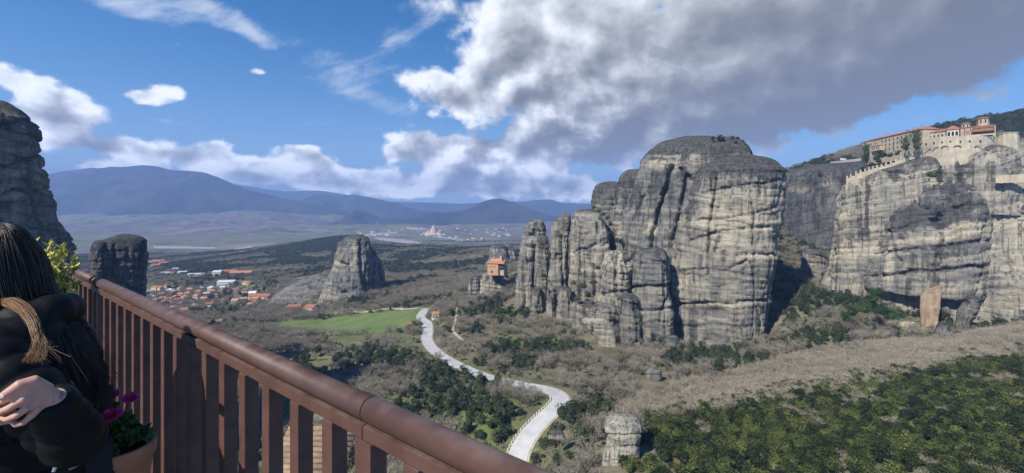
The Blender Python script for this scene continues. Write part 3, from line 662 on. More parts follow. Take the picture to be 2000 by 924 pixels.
# --- St Nicholas rocks
k = Rock(9, .7)
k.col(520, [(530, 948, 975), (534, 942, 982), (545, 939, 986), (560, 938, 990), (575, 935, 985), (600, 930, 985), (625, 920, 990)], 14, lean=3, p=3, tan=.45, dark=.05, amp=.5)
k.col(512, [(574, 930, 950), (580, 926, 966), (600, 918, 975), (630, 915, 980)], 8, tan=.55, dark=0, amp=.5)
k.build('rock_pillar', M['rock_pale'], 'banded pale rock pedestal carrying the small orange monastery', 'rock pillar')
k = Rock(10, .7)
k.col(530, [(539, 922, 932), (542, 917, 936), (555, 916, 937), (575, 914, 936), (600, 912, 936), (620, 910, 936)], 7, p=3, tan=.4, dark=.05, amp=.4)
k.build('rock_pillar', M['rock_pale'], 'short round pale column left of the pedestal under the orange monastery', 'rock pillar')
k = Rock(11, 1.2)
k.col(860, [(476, 970, 980), (479, 958, 988), (490, 956, 992), (510, 955, 994), (530, 954, 996)], 16, p=3, tan=.2, dark=.05, amp=.6)
k.col(870, [(475, 982, 994), (479, 980, 1001), (488, 978, 1006), (505, 976, 1010), (530, 974, 1012)], 16, p=2.6, tan=.25, dark=.05, amp=.6)
k.col(830, [(502, 962, 985), (505, 954, 995), (515, 948, 1004), (535, 944, 1010)], 12, p=2.2, tan=.1, dark=.1, amp=.5)
k.build('rock_outcrop', M['rock'], 'small bluish outcrop of three blocks behind the orange monastery', 'rock')
# --- the Varlaam rock
k = Rock(12, .8)
k.col(300, [(268, 1936, 1975), (274, 1890, 2000), (284, 1850, 2040), (296, 1815, 2070), (310, 1775, 2090), (326, 1725, 2100), (342, 1675, 2110), (356, 1654, 2120), (380, 1645, 2130), (420, 1638, 2140), (470, 1632, 2140), (520, 1624, 2140), (570, 1616, 2140), (605, 1611, 2140), (640, 1609, 2140), (680, 1606, 2140)], 42, lean=16, p=3.6, tan=.58, dark=.0, flute=1., strata=1., bed_tilt=-.22, round_=.5,
      cracks=[([(1643, 420), (1638, 500), (1630, 600)], 2.5, 2.5), ([(1655, 420), (1648, 500), (1642, 600)], 2.5, 2.5), ([(1660, 400), (1720, 380), (1800, 350)], 2.5, 2), ([(1640, 470), (1700, 455), (1750, 440)], 2.5, 2), ([(1760, 340), (1860, 312), (1935, 296)], 3, 4), ([(1625, 560), (1700, 545)], 2, 1.6)],
      darkb=[(1642, 520, 3.5, 110, 1.1), (1634, 520, 3, 110, .9), (1740, 430, 60, 50, .2), (1700, 560, 60, 60, .25), (1690, 440, 7, 60, .7), (1712, 400, 6, 60, .6), (1675, 430, 5, 60, .6), (1770, 330, 6, 40, .6), (1850, 305, 50, 9, .55)], tanb=[(1700, 360, 90, 20, .2), (1640, 480, 30, 90, .25)])
k.col(293, [(338, 1860, 1895), (342, 1835, 1910), (350, 1800, 1925), (362, 1768, 1935), (380, 1745, 1942), (405, 1722, 1946), (440, 1704, 1946), (480, 1694, 1944), (520, 1688, 1940), (550, 1684, 1934), (568, 1690, 1928), (574, 1700, 1926), (580, 1806, 1908), (596, 1822, 1896), (620, 1832, 1893), (660, 1830, 1890)], 26, lean=16, p=3., tan=.3, dark=.12, bed_tilt=-.2, round_=.5, flat=.0,
      cracks=[([(1700, 470), (1780, 440), (1860, 408), (1930, 395)], 4, 1.4), ([(1700, 500), (1760, 490), (1850, 480), (1940, 470)], 3, 2.5), ([(1700, 540), (1800, 530), (1930, 520)], 3, 3), ([(1735, 450), (1722, 520), (1716, 560)], 3, 3), ([(1780, 500), (1776, 575)], 3, 2.6), ([(1830, 500), (1826, 575)], 3, 2.6)],
      darkb=[(1850, 372, 80, 34, .42), (1790, 412, 100, 26, .4), (1900, 520, 30, 60, .3), (1760, 430, 50, 30, .35), (1850, 430, 80, 14, .35), (1830, 520, 90, 40, .2)], tanb=[(1735, 520, 8, 50, 1.1), (1890, 440, 40, 10, .7), (1860, 455, 60, 14, .5), (1780, 470, 60, 14, .3)])
k.col(285, [(342, 1962, 1990), (348, 1948, 2030), (365, 1942, 2050), (400, 1942, 2060), (440, 1946, 2060), (500, 1950, 2060), (540, 1940, 2060), (600, 1930, 2060), (640, 1926, 2060)], 26, lean=5, p=2.3, tan=.45, dark=.1, bed_tilt=-.1,
      cracks=[([(1945, 430), (2000, 420)], 3, 4), ([(1945, 500), (2000, 510)], 3, 3), ([(1950, 560), (2000, 540)], 3, 3)], tanb=[(1970, 505, 50, 26, 1.1), (1975, 560, 40, 16, .9), (1985, 440, 30, 10, .6)], darkb=[(1975, 390, 40, 30, .6)])
k.col(291, [(300, 1955, 1990), (306, 1940, 2030), (330, 1930, 2050), (360, 1925, 2060)], 14, lean=4, p=2.4, tan=.45, dark=.05, bed_tilt=-.1)
k.col(301, [(283, 1905, 1950), (292, 1882, 1985), (300, 1852, 1992), (314, 1812, 1996), (332, 1790, 2000), (360, 1780, 2004), (420, 1780, 2010)], 15, lean=2, p=3.2, tan=.55, dark=.05, bed_tilt=-.2, amp=.8)
k.col(329, [(306, 1796, 1835), (318, 1756, 1840), (330, 1716, 1845), (341, 1688, 1845), (351, 1660, 1845), (366, 1648, 1845), (420, 1640, 1845), (520, 1627, 1840), (600, 1613, 1835), (680, 1608, 1830)], 14, lean=2, p=3.4, tan=.5, dark=.05, bed_tilt=-.2, amp=.6, round_=.3)
k.build('rock_cliff', M['rock_pale'], 'huge rock streaked cream and black under the hilltop monastery', 'cliff')
# smooth orange scar and cave shelf at its foot
sc_ = [(1797, 580), (1804, 570), (1818, 563), (1837, 556), (1838, 575), (1836, 600), (1832, 625), (1829, 650), (1828, 672), (1799, 672), (1800, 640), (1797, 610)]
c0 = P(1815, 672, 296); bm = bmesh.new(); fr = []
for yy in (290.5, 300.):
    vs_ = [bm.verts.new(P(x_, y_, yy)-c0) for x_, y_ in sc_]; fr.append(vs_)
bm.faces.new(fr[0]); bm.faces.new(fr[1][::-1]); 
for i in range(len(sc_)): bm.faces.new((fr[0][i], fr[1][i], fr[1][(i+1) % len(sc_)], fr[0][(i+1) % len(sc_)]))
bmesh.ops.recalc_face_normals(bm, faces=bm.faces); bmesh.ops.bevel(bm, geom=list(bm.edges), offset=.5, segments=2, affect='EDGES')
bmesh.ops.triangulate(bm, faces=bm.faces); bmesh.ops.subdivide_edges(bm, edges=[e for e in bm.edges if e.calc_length() > 1.2], cuts=3, use_grid_fill=True)
for v in bm.verts: v.co += Vector((fbm(v.co.x/3, v.co.y/3, v.co.z/5, 3, 4)*.5, fbm(v.co.x/3, v.co.y/3, v.co.z/5, 3, 5)*.7, 0))
me = bpy.data.meshes.new('rock_slab'); bm.to_mesh(me); bm.free()
def scar_fn(nt, co):
    n = nt.noise(nt.scale(co, (.35, .35, .12)), 1., 7, .65); f = nt.noise(nt.scale(co, (.6, .6, 2.5)), 1., 6, .6)
    return nt.mix(nt.ss(.35, .65, n), (.36, .25, .155), (.50, .385, .255)), f, .25
me.materials.append(material('scar', scar_fn, .93, .1)); o = bpy.data.objects.new('rock_slab', me); o.location = c0; link(o); tag(o, 'smooth pale orange slab beside the cave at the foot of the streaked rock', 'rock')
k = Rock(14, .5); k.col(296, [(628, 1768, 1785), (632, 1758, 1795), (642, 1752, 1800), (660, 1748, 1802)], 6, amp=.4, tan=1., dark=-.6)
k.build('fallen_boulder', M['rock_pale'], 'ochre rubble mound lying in the cave mouth left of the orange slab', 'boulder')
k = Rock(15, .5); k.col(278, [(578, 1893, 1906), (584, 1885, 1917), (598, 1876, 1917), (612, 1868, 1908), (630, 1864, 1898), (645, 1862, 1890)], 8, amp=.5, p=2.6, tan=.1, dark=.1)
k.build('fallen_boulder', M['rock'], 'big tilted grey boulder right of the orange slab below the cliff', 'boulder')
k = Rock(16, .5); k.col(268, [(630, 1836, 1850), (636, 1828, 1860), (650, 1822, 1865), (668, 1820, 1866)], 6, amp=.5, p=2.4, tan=.0, dark=.1)
k.build('fallen_boulder', M['rock'], 'bluish grey boulder under the orange slab at the edge of the brush', 'boulder')
k = Rock(17, .7); k.col(400, [(488, 1578, 1600), (492, 1570, 1610), (510, 1564, 1614), (540, 1562, 1616), (570, 1560, 1616)], 10, amp=.6, p=2.6, tan=.2, dark=.1)
k.build('rock_block', M['rock'], 'rounded grey block standing in the shaded gully between the two great cliffs', 'rock')
# --- cliff behind the gap, its shadow painted in as darker rock colour
k = Rock(18, 1.3)
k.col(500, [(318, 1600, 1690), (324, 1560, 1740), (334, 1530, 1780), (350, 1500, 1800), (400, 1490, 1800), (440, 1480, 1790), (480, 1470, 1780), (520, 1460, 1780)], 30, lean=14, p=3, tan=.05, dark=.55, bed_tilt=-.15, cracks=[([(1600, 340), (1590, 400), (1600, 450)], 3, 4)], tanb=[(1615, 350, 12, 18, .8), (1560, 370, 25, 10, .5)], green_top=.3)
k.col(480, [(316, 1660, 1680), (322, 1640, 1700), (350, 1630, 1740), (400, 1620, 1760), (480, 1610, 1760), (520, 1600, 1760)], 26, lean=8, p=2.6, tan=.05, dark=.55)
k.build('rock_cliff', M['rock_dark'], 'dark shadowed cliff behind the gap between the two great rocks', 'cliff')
# --- loose near rocks
k = Rock(19, .22)
k.col(126, [(812, 1215, 1240), (815, 1196, 1249), (822, 1184, 1254), (836, 1180, 1255), (846, 1184, 1252), (850, 1188, 1250), (880, 1182, 1250), (905, 1178, 1252), (930, 1176, 1256), (990, 1172, 1256)], 5., lean=.5, p=3., amp=.28, flute=.25, strata=.35, tan=.55, dark=-.1, green_top=.3, cracks=[([(1184, 848), (1215, 851), (1254, 847)], 2.2, .7), ([(1180, 874), (1250, 870)], 1.6, .4), ([(1180, 900), (1250, 897)], 1.6, .4)])
k.build('rock_stack', rock_mat('rock_near', (.36, .335, .285), (.52, .465, .36), (.1, .1, .09), sc=2.5), 'stubby layered pale rock stack among shrubs at the bottom of the view', 'rock')
k = Rock(21, .25)
k.col(231, [(719, 1272, 1285), (722, 1264, 1292), (728, 1261, 1294), (731, 1263, 1293), (735, 1262, 1294), (742, 1266, 1292), (746, 1268, 1290), (755, 1266, 1292)], 3.4, p=2.4, amp=.25, flute=.2, strata=.25, tan=.3, dark=0., cracks=[([(1260, 731), (1295, 733)], 1.2, .6)])
k.build('rock_boulder', rock_mat('rock_boulder', (.36, .345, .31), (.42, .37, .28), (.1, .1, .09), sc=2.), 'round grey boulder balanced on a pale shelf below the great cliff', 'boulder')
k = Rock(22, .3); k.col(229, [(746, 1265, 1290), (748, 1252, 1304), (756, 1246, 1308), (768, 1240, 1312)], 4, p=2.2, amp=.2, flute=.1, strata=.2, tan=.9, dark=-.5)
k.build('rock_shelf', M['rock_pale'], 'flat pale shelf of rock under the balanced round boulder', 'rock')
for i, (rows, Y, lb) in enumerate([
    ([(622, 1140, 1180), (628, 1132, 1192), (645, 1150, 1200), (660, 1165, 1204), (690, 1175, 1206)], 300, 'layered pale outcrop curving through bare trees left of the great cliff foot'),
    ([(717, 1140, 1156), (720, 1134, 1162), (730, 1132, 1166)], 245, 'small pale boulder in bare scrub between the road bend and the great cliff'),
    ([(840, 1078, 1090), (843, 1072, 1100), (852, 1068, 1104)], 150, 'whitish flat stone in the evergreens right of the road')]):
    k = Rock(24+i, .3 if i else .6).col(Y, rows, 5 if i == 0 else 2., tan=.6, dark=-.2, amp=.4, strata=.6).build('rock_outcrop' if i == 0 else 'boulder', M['rock_pale'], lb, 'rock')
# ------------------------------------------------------------------ road, kerb stones, lanes
def ribbon(name, L, hw, mat, lift, offs=0., kind='structure', flat=True, zfun=None):
    d = np.gradient(L[:, :2], axis=0); d /= np.linalg.norm(d, axis=1)[:, None]+1e-9; nrm = np.c_[-d[:, 1], d[:, 0]]
    ks = np.linspace(-1, 1, 5); V = []
    for k in ks:
        q = L[:, :2]+nrm*(offs+k*hw)
        z = (L[:, 2]-.12 if zfun is None else zfun(q[:, 0], q[:, 1]))+lift
        V.append(np.c_[q, z])
    n = len(L); V = np.stack(V, 1).reshape(-1, 3); ii = np.arange(n*5).reshape(n, 5)
    q = np.stack([ii[:-1, :-1], ii[:-1, 1:], ii[1:, 1:], ii[1:, :-1]], -1).reshape(-1, 4)
    return tag(mesh_np(name, V, q[:, ::-1], mat), kind=kind)
def asphalt(nt, co):
    a = nt.noise(co, .12, 5, .6); b = nt.noise(co, 1.5, 4, .6)
    return nt.mix(nt.ss(.35, .65, a*.7+b*.3), (.40, .395, .385), (.54, .53, .51)), b, .02
M['road'] = material('road_asphalt', asphalt, .9, .2)
M['verge'] = plain('verge', (.40, .36, .27), .2, .3, .95)
M['paint'] = plain('road_paint', (.7, .7, .68), .1, 1.)
M['stone_white'] = plain('kerb_white', (.62, .60, .56), .15, 3.)
ribbon('road_verge', ROAD, 4.6, M['verge'], .16)
ribbon('road', ROAD, 3.5, M['road'], .22)
ribbon('road_marking', ROAD, .07, M['paint'], .24, 3.2); ribbon('road_marking', ROAD, .07, M['paint'], .24, -3.2)
# lay-by beside the junction
lay = [P(806, 640, 395), P(822, 633, 405), P(840, 648, 378), P(834, 662, 355), P(818, 655, 368)]
V = np.array(lay); V[:, 2] = V[:, 2].mean()*0+np.array([v[2] for v in lay])+.2
tag(mesh_np('road_layby', V, [(0, 1, 2, 3, 4)], M['road']), kind='structure')
for L, w in LANEW:
    ribbon('lane', L, w/2, M['verge'], .3, zfun=lambda x, y: ground_h(x, y))
def side_points(L, off, step, y0, y1):
    d = np.gradient(L[:, :2], axis=0); d /= np.linalg.norm(d, axis=1)[:, None]; q = np.c_[L[:, :2]+np.c_[-d[:, 1], d[:, 0]]*off, L[:, 2]]
    q = resample(q, step); return q[(q[:, 1] > y0) & (q[:, 1] < y1)]
# which side is the outer (left in the picture) one
sp = side_points(ROAD, 4.4, 2.0, 158, 207); sp2 = side_points(ROAD, -4.4, 2.0, 158, 207)
if sp[:, 0].mean() > sp2[:, 0].mean(): sp = sp2
ks = MB().box((0, 0, .32), (1.0, .4, .64)).build('kerb_block', M['stone_white'], bevel=.05)
for i in range(len(sp)):
    o = ks if i == 0 else link(ks.copy())
    a = sp[min(i+1, len(sp)-1)]-sp[max(i-1, 0)]
    o.location = (sp[i][0], sp[i][1], sp[i][2]+.0); o.rotation_euler = (0, 0, math.atan2(a[1], a[0]))
    tag(o, 'whitewashed stone block in the row guarding the outer edge of the road bend', 'kerb block', 'white guard stones along the road bend')
# parked cars in the lay-by
M['glass'] = plain('window_glass', (.02, .025, .03), .2, 2., .15, .5)
M['tyre'] = plain('tyre', (.02, .02, .02), .2, 5.)
def car(loc, rz, paint, label):
    t = tag(empty('parked_car', loc, rz), label, 'car', 'cars parked in the lay-by')
    side = [(-2.1, .35), (-2.15, .75), (-1.95, .95), (-1.45, 1.0), (-1.0, 1.42), (.45, 1.45), (1.05, 1.0), (1.9, .85), (2.1, .7), (2.1, .35)]
    mb = MB(); R = Matrix.Rotation(rad(90), 4, 'X'); mb.prism(side, -.86, .86, R); mb.build('body', paint, t, bevel=.05)
    w = MB(); w.prism([(-1.35, 1.0), (-1.0, 1.36), (.42, 1.38), (.92, 1.0)], -.875, .875, R); w.build('side_windows', M['glass'], t)
    MB().add([(.5, -.7, 1.43), (.5, .7, 1.43), (1.05, .75, 1.02), (1.05, -.75, 1.02)], [(0, 1, 2, 3)]).build('windscreen', M['glass'], t)
    for x in (-1.3, 1.3):
        for y in (-.8, .8): MB().tube([(x, y-.1, .33), (x, y+.1, .33)], .33, 14).build('wheel', M['tyre'], t)
for i, (px, py, Y, rz, c, lb) in enumerate([(812, 640, 393, .5, (.6, .6, .6), 'white car parked at the far end of the lay-by'), (818, 643, 388, .4, (.05, .055, .065), 'dark car parked in the middle of the lay-by'), (823, 648, 380, .3, (.25, .26, .28), 'grey car parked nearest the road in the lay-by')]):
    p = P(px, py, Y); z = float(ground_h(np.array([p[0]]), np.array([p[1]]))[0])
    car((p[0], p[1], z+.25), rz, plain('car_paint', c, .05, 1., .3, .5), lb)
# ------------------------------------------------------------------ vegetation
def leaf_mat(name, dark, lite, tip, tipw=.3):
    def fn(nt, co):
        oi = nt.new('ShaderNodeObjectInfo'); r = X(nt, oi.outputs['Random'])
        geo = nt.new('ShaderNodeNewGeometry'); P_ = X(nt, geo.outputs['Position']); ri = X(nt, geo.outputs['Random Per Island'])
        n = nt.noise(P_, .5, 3, .6); big = nt.noise(P_, .045, 3, .6)
        c = nt.mix(nt.ss(.3, .95, r*.6+ri*.25+big*.3), dark, lite)
        return nt.mix(nt.ss(.66, .86, n*.42+ri*.3+r*.34)*tipw, c, tip)
    return material(name, fn, .6, .25)
M['leaf'] = leaf_mat('evergreen_leaves', (.014, .024, .008), (.085, .105, .027), (.22, .22, .04), .65)
M['leaf_dark'] = leaf_mat('dark_evergreen_leaves', (.020, .031, .015), (.058, .074, .032), (.12, .13, .045), .4)
M['leaf_gold'] = leaf_mat('golden_bush', (.2, .2, .02), (.32, .3, .03), (.4, .36, .04), .5)
M['ivy'] = leaf_mat('ivy_leaves', (.025, .055, .012), (.05, .10, .02), (.08, .13, .03), .4)
def twig_fn(a, b):
    def fn(nt, co):
        oi = nt.new('ShaderNodeObjectInfo'); r = X(nt, oi.outputs['Random']); geo = nt.new('ShaderNodeNewGeometry'); ri = X(nt, geo.outputs['Random Per Island'])
        P_ = X(nt, geo.outputs['Position']); n = nt.noise(P_, .03, 4, .6)
        return nt.mix((r*.5+ri*.35+(n-.35)*.9).clamp(), a, b)
    return fn
M['twig'] = material('bare_twigs', twig_fn((.15, .132, .10), (.36, .32, .25)), .9, .1)
M['twig_pale'] = material('pale_twigs', twig_fn((.23, .20, .15), (.46, .41, .32)), .9, .1)
M['twig_red'] = material('russet_twigs', twig_fn((.20, .09, .05), (.28, .13, .08)), .9, .1)
M['bark'] = plain('bark', (.13, .11, .09), .3, 2., .95)

def crown_mesh(name, seed, mat, n_lobes=9, per=55, size=.22, squash=.8, spread=.62, z0=.45):
    """leaf clumps over uneven lobes, unit size (1 m across): many small faces with gaps between them"""
    r = np.random.default_rng(seed); V = []; Fc = []
    for l in range(n_lobes):
        a = r.uniform(0, 6.283); q = r.uniform(0, 1)**.6*spread*.5; c = np.array([q*math.cos(a), q*math.sin(a), z0+r.uniform(-.22, .26)*squash]); R = r.uniform(.15, .27)
        dirs = r.normal(size=(per, 3)); dirs /= np.linalg.norm(dirs, axis=1)[:, None]; dirs[:, 2] = np.where(dirs[:, 2] < -.4, -dirs[:, 2], dirs[:, 2])
        for d_ in dirs:
            p = c+d_*R*np.array([1, 1, squash])*r.uniform(.72, 1.12)
            nn = d_+r.normal(size=3)*.45; nn /= np.linalg.norm(nn); t = np.cross(nn, r.normal(size=3)); t /= np.linalg.norm(t); b = np.cross(nn, t); s_ = size*r.uniform(.22, .5)
            k = len(V); V += [p-t*s_*.5, p+b*s_*.36, p+t*s_*.5, p-b*s_*.36]; Fc.append((k, k+1, k+2, k+3))
    # ragged inner mass of foliage the outer leaves sit on
    b0 = len(V); m_, n_ = 6, 9
    for i in range(m_+1):
        t = math.pi*i/m_
        for k in range(n_):
            a = 2*math.pi*k/n_+i*.3; q = spread*.42*(1+r.uniform(-.25, .25)); V.append(np.array([q*math.sin(t)*math.cos(a), q*math.sin(t)*math.sin(a), z0+q*.8*squash*math.cos(t)]))
    for i in range(m_):
        for k in range(n_): Fc.append((b0+i*n_+k, b0+(i+1)*n_+k, b0+(i+1)*n_+(k+1) % n_, b0+i*n_+(k+1) % n_))
    me = bpy.data.meshes.new(name); me.from_pydata([tuple(map(float, v)) for v in V], [], Fc); me.materials.append(mat); me.update(); return me
def bare_meshes(name, seed, mat, limbs=7, twigs=300, h=1., w=.012, up=.6, trunk=True):
    """unit-size leafless tree: trunk/limbs mesh and twig mesh"""
    r = np.random.default_rng(seed); tb = MB(); tips = []
    th = .3 if trunk else .04
    tb.tube([(0, 0, -.1), (0.01, 0, th*.6), (.0, .01, th)], [.028, .02, .016], 5)
    for i in range(limbs):
        a = i*6.283/limbs+r.uniform(-.4, .4); o = r.uniform(.25, .5); z1 = r.uniform(.62, .95) if up > .5 else r.uniform(.4, .8)
        p0 = np.array([0, 0, th*r.uniform(.6, 1)]); p2 = np.array([o*math.cos(a), o*math.sin(a), z1]); p1 = p0*.45+p2*.55+np.array([0, 0, -.06])
        tb.tube([p0, p1, p2], [.013, .008, .002], 4, cap=False); tips.append((p0, p1, p2))
        for j in range(2):
            q = p1*(1-.3*j)+p2*.3*j; e = q+np.array([r.uniform(-.2, .2), r.uniform(-.2, .2), r.uniform(.1, .28)]); tb.tube([q, e], [.006, .0015], 3, cap=False); tips.append((q, (q+e)/2, e))
    V = []; Fc = []
    for i in range(twigs):
        p0, p1, p2 = tips[r.integers(len(tips))]; t = r.uniform(.25, 1); q = p0*(1-t)**2+2*p1*t*(1-t)+p2*t*t
        d_ = r.normal(size=3)*np.array([1, 1, .7])+np.array([q[0]*1.6, q[1]*1.6, up]); d_ /= np.linalg.norm(d_); L = r.uniform(.08, .26)
        s_ = np.cross(d_, r.normal(size=3)); s_ = s_/np.linalg.norm(s_)*w*r.uniform(.5, 1.1); k = len(V)
        V += [q-s_*.6, q+s_*.6, q+d_*L]; Fc.append((k, k+1, k+2))
        if i % 2 == 0:
            q2 = q+d_*L*.5; d2 = d_+r.normal(size=3)*.6; d2 /= np.linalg.norm(d2); k = len(V); V += [q2-s_*.5, q2+s_*.5, q2+d2*L*.6]; Fc.append((k, k+1, k+2))
    me = bpy.data.meshes.new(name); me.from_pydata([tuple(map(float, v)) for v in V], [], Fc); me.materials.append(mat); me.update()
    tm = bpy.data.meshes.new(name+'_trunk'); tm.from_pydata(tb.v, [], tb.f); tm.materials.append(M['bark']); tm.update()
    return tm, me
def joined(name, tm, me):
    bm = bmesh.new(); bm.from_mesh(tm); n = len(bm.faces); bm.from_mesh(me)
    bm.faces.ensure_lookup_table()
    for f in bm.faces[n:]: f.material_index = 1
    m2 = bpy.data.meshes.new(name); bm.to_mesh(m2); bm.free(); m2.materials.append(tm.materials[0]); m2.materials.append(me.materials[0]); return m2
EV = [crown_mesh('evergreen_crown', 100+i, M['leaf'], 10, 60, .2) for i in range(4)]
EVD = [crown_mesh('dark_crown', 120+i, M['leaf_dark'], 10, 60, .2, .9) for i in range(4)]
BT = [bare_meshes('bare_tree', 140+i, M['twig'], 8, 420, w=.010) for i in range(4)]
BTR = bare_meshes('russet_tree', 150, M['twig_red'], 8, 500, w=.014)
BTP = [bare_meshes('pale_tree', 155+i, M['twig_pale'], 9, 330, w=.008) for i in range(2)]
SC = [bare_meshes('brush', 160+i, M['twig_pale'], 9, 300, w=.013, up=1.1, trunk=False) for i in range(3)]
BTJ = [joined('bare_tree', *b) for b in BT]; SCJ = [joined('brush', *b) for b in SC]; BPJ = [joined('pale_tree', *b) for b in BTP]
EFAR = [crown_mesh('far_crown', 180+i, M['leaf_dark'], 9, 34, .3, .8) for i in range(3)]
BFAR = [joined('far_bare', *bare_meshes('far_bare', 190+i, M['twig'], 6, 200, w=.022)) for i in range(2)]

def grid_pts(x0, x1, y0, y1, c):
    gx, gy = np.meshgrid(np.arange(x0, x1, c), np.arange(y0, y1, c)); n = gx.size
    return gx.ravel()+rng.uniform(-.5, .5, n)*c, gy.ravel()+rng.uniform(-.5, .5, n)*c
foot = np.vstack(FOOT); occ = set(); 
for x, y in np.floor(foot/4).astype(int): occ.add((x, y))
GREEN = [(1225, 905), (1262, 815), (1300, 806), (1450, 785), (1600, 757), (1720, 735), (1800, 718), (1900, 700), (2000, 690), (2300, 660), (2600, 660), (2600, 2500), (1150, 2500), (1200, 1000)]
BAND = [(1165, 835), (1215, 790), (1300, 748), (1400, 738), (1500, 712), (1600, 684), (1740, 668), (1850, 662), (1930, 648), (2000, 636), (2600, 560), (2600, 660), (2300, 660), (2000, 692), (1900, 702), (1800, 720), (1720, 737), (1600, 759), (1450, 787), (1300, 808), (1255, 818)]
VILLAGE = [(270, 565), (340, 555), (430, 540), (520, 545), (560, 575), (640, 590), (650, 612), (600, 615), (540, 600), (470, 605), (430, 645), (400, 630), (400, 610), (290, 600)]
FLD = [FIELD, FIELD2]
CLEAR = [  # grassy openings: outline
 [(858, 655), (960, 650), (1000, 668), (905, 690), (870, 675)], [(1010, 725), (1110, 715), (1105, 745), (1060, 757), (1010, 745)], [(1000, 815), (1060, 790), (1075, 800), (1040, 830), (1000, 860), (985, 850)],
 [(600, 700), (640, 695), (660, 720), (620, 730)], [(760, 655), (815, 660), (825, 680), (770, 690)], [(905, 505), (955, 498), (955, 508), (905, 515)]]
OPEN = [[(1256, 718), (1300, 716), (1308, 742), (1316, 768), (1282, 790), (1246, 764), (1250, 740)], [(1132, 634), (1206, 634), (1216, 706), (1150, 706)], [(1172, 925), (1262, 925), (1262, 1000), (1160, 1000)]]
def terrain_pts(x, y):
    z = ground_h(x, y); return z, CX+F*x/y, CY-F*z/y
def keep_off(x, y, px, py):
    ok = np.ones(len(x), bool)
    jx = fbm(x/4, y/4, 0, 2, 64)*12
    for c in OPEN: ok &= ~in_poly(px+jx, py+jx*.7, c)
    for poly in FLD: ok &= ~(in_poly(px, py, poly) & (y > 370) & (y < 720))
    D, _ = near_line(x, y, ROAD); ok &= D > 6.6
    for L, w in LANEW: D, _ = near_line(x, y, L); ok &= D > w*.5+2.2
    ok &= np.array([(int(a), int(b)) not in occ for a, b in np.floor(np.c_[x, y]/4)])
    return ok
items = {'green': [], 'brush': [], 'ever': [], 'bare': [], 'pale': [], 'efar': [], 'bfar': []}
def put(kind, x, y, z, s, hz=1., pick=None):
    n = len(x); items[kind].append(np.c_[x, y, z, s, s*hz, rng.uniform(0, 6.28, n)])
# 1 the near evergreen slope and its brush band
x, y = grid_pts(10, 290, 70, 290, 2.45); z, px, py = terrain_pts(x, y); jx = fbm(x/9, y/9, 0, 3, 62)*46; jy = fbm(x/9, y/9, 4, 3, 63)*26; g = in_poly(px+jx, py+jy, GREEN) & keep_off(x, y, px, py) & (px < 2250)
nn = fbm(x/14, y/14, 0, 3, 61); thin = (rng.random(len(x)) < .06) | ((nn > .42) & (rng.random(len(x)) < .7))
a = g & ~thin; put('green', x[a], y[a], z[a]-.5, rng.uniform(2.3, 5.0, a.sum()), 1.15)
a = g & thin & (rng.random(len(x)) < .6); put('pale', x[a], y[a], z[a], rng.uniform(3, 4.6, a.sum()), .9)
x, y = grid_pts(20, 420, 150, 330, 2.2); z, px, py = terrain_pts(x, y); a = (in_poly(px, py, BAND) | in_poly(px, py-14, BAND)) & keep_off(x, y, px, py) & (px < 2250)
put('brush', x[a], y[a], z[a]-.2, rng.uniform(2.6, 4.8, a.sum()), 1.05)
# 2 the valley woods
x, y = grid_pts(-640, 760, 80, 900, 4.7); m_ = np.abs(x/y) < 1.3; x, y = x[m_], y[m_]; z, px, py = terrain_pts(x, y)
ok = ~in_poly(px, py, GREEN) & ~in_poly(px, py, BAND) & keep_off(x, y, px, py) & ~((x > 5) & (y < 120))
vil = in_poly(px, py, VILLAGE) & (y > 480); ok &= ~(vil & (rng.random(len(x)) < .5))
for c in CLEAR: ok &= ~(in_poly(px, py, c) & (rng.random(len(x)) < .9))
ok &= fbm(x/30, y/30, 0, 3, 71) > -.40
sel = fbm(x/38, y/30, 0, 4, 81)+.18*fbm(x/9, y/9, 0, 2, 82)
# evergreen patches read off the photograph
EG = [(740, 690, 70, 25, .3), (870, 760, 110, 50, .35), (960, 790, 90, 40, .2), (1120, 870, 80, 60, .5), (1400, 700, 90, 22, .45), (1200, 720, 50, 25, .25), (1040, 690, 90, 30, .3), (990, 600, 60, 20, .4), (700, 590, 60, 12, .5), (1700, 610, 80, 30, .5), (1950, 620, 60, 30, .35), (1560, 610, 40, 40, .25), (1570, 470, 60, 40, .35), (840, 520, 200, 40, .35), (450, 520, 250, 30, .4), (900, 470, 60, 30, .2), (1580, 330, 60, 30, .4), (1950, 250, 150, 50, .8), (1850, 660, 60, 20, .3)]
for bx, by, rx, ry, w in EG: sel = sel+w*np.exp(-((px-bx)/rx)**2-((py-by)/ry)**2)
for bx, by, rx, ry, w in [(650, 640, 130, 60, .3), (760, 560, 120, 30, .35), (950, 570, 120, 25, .25), (1100, 650, 90, 50, .25), (700, 750, 120, 40, .2), (1180, 800, 60, 30, .2)]: sel = sel-w*np.exp(-((px-bx)/rx)**2-((py-by)/ry)**2)
ev = sel > .19; n = len(x); s = rng.uniform(4.2, 8.2, n)*(1+.25*sstep(300, 700, y))
a = ok & ev; put('ever', x[a], y[a], z[a]-.6, s[a]*rng.uniform(.7, 1.1, a.sum()), rng.uniform(.75, 1.45, a.sum()))
a = ok & ~ev & (rng.random(n) < .93); pal = rng.random(n) < .12
put('bare', x[a & ~pal], y[a & ~pal], z[a & ~pal], s[a & ~pal]*1.05, 1.); put('pale', x[a & pal], y[a & pal], z[a & pal], s[a & pal]*1.05, 1.)
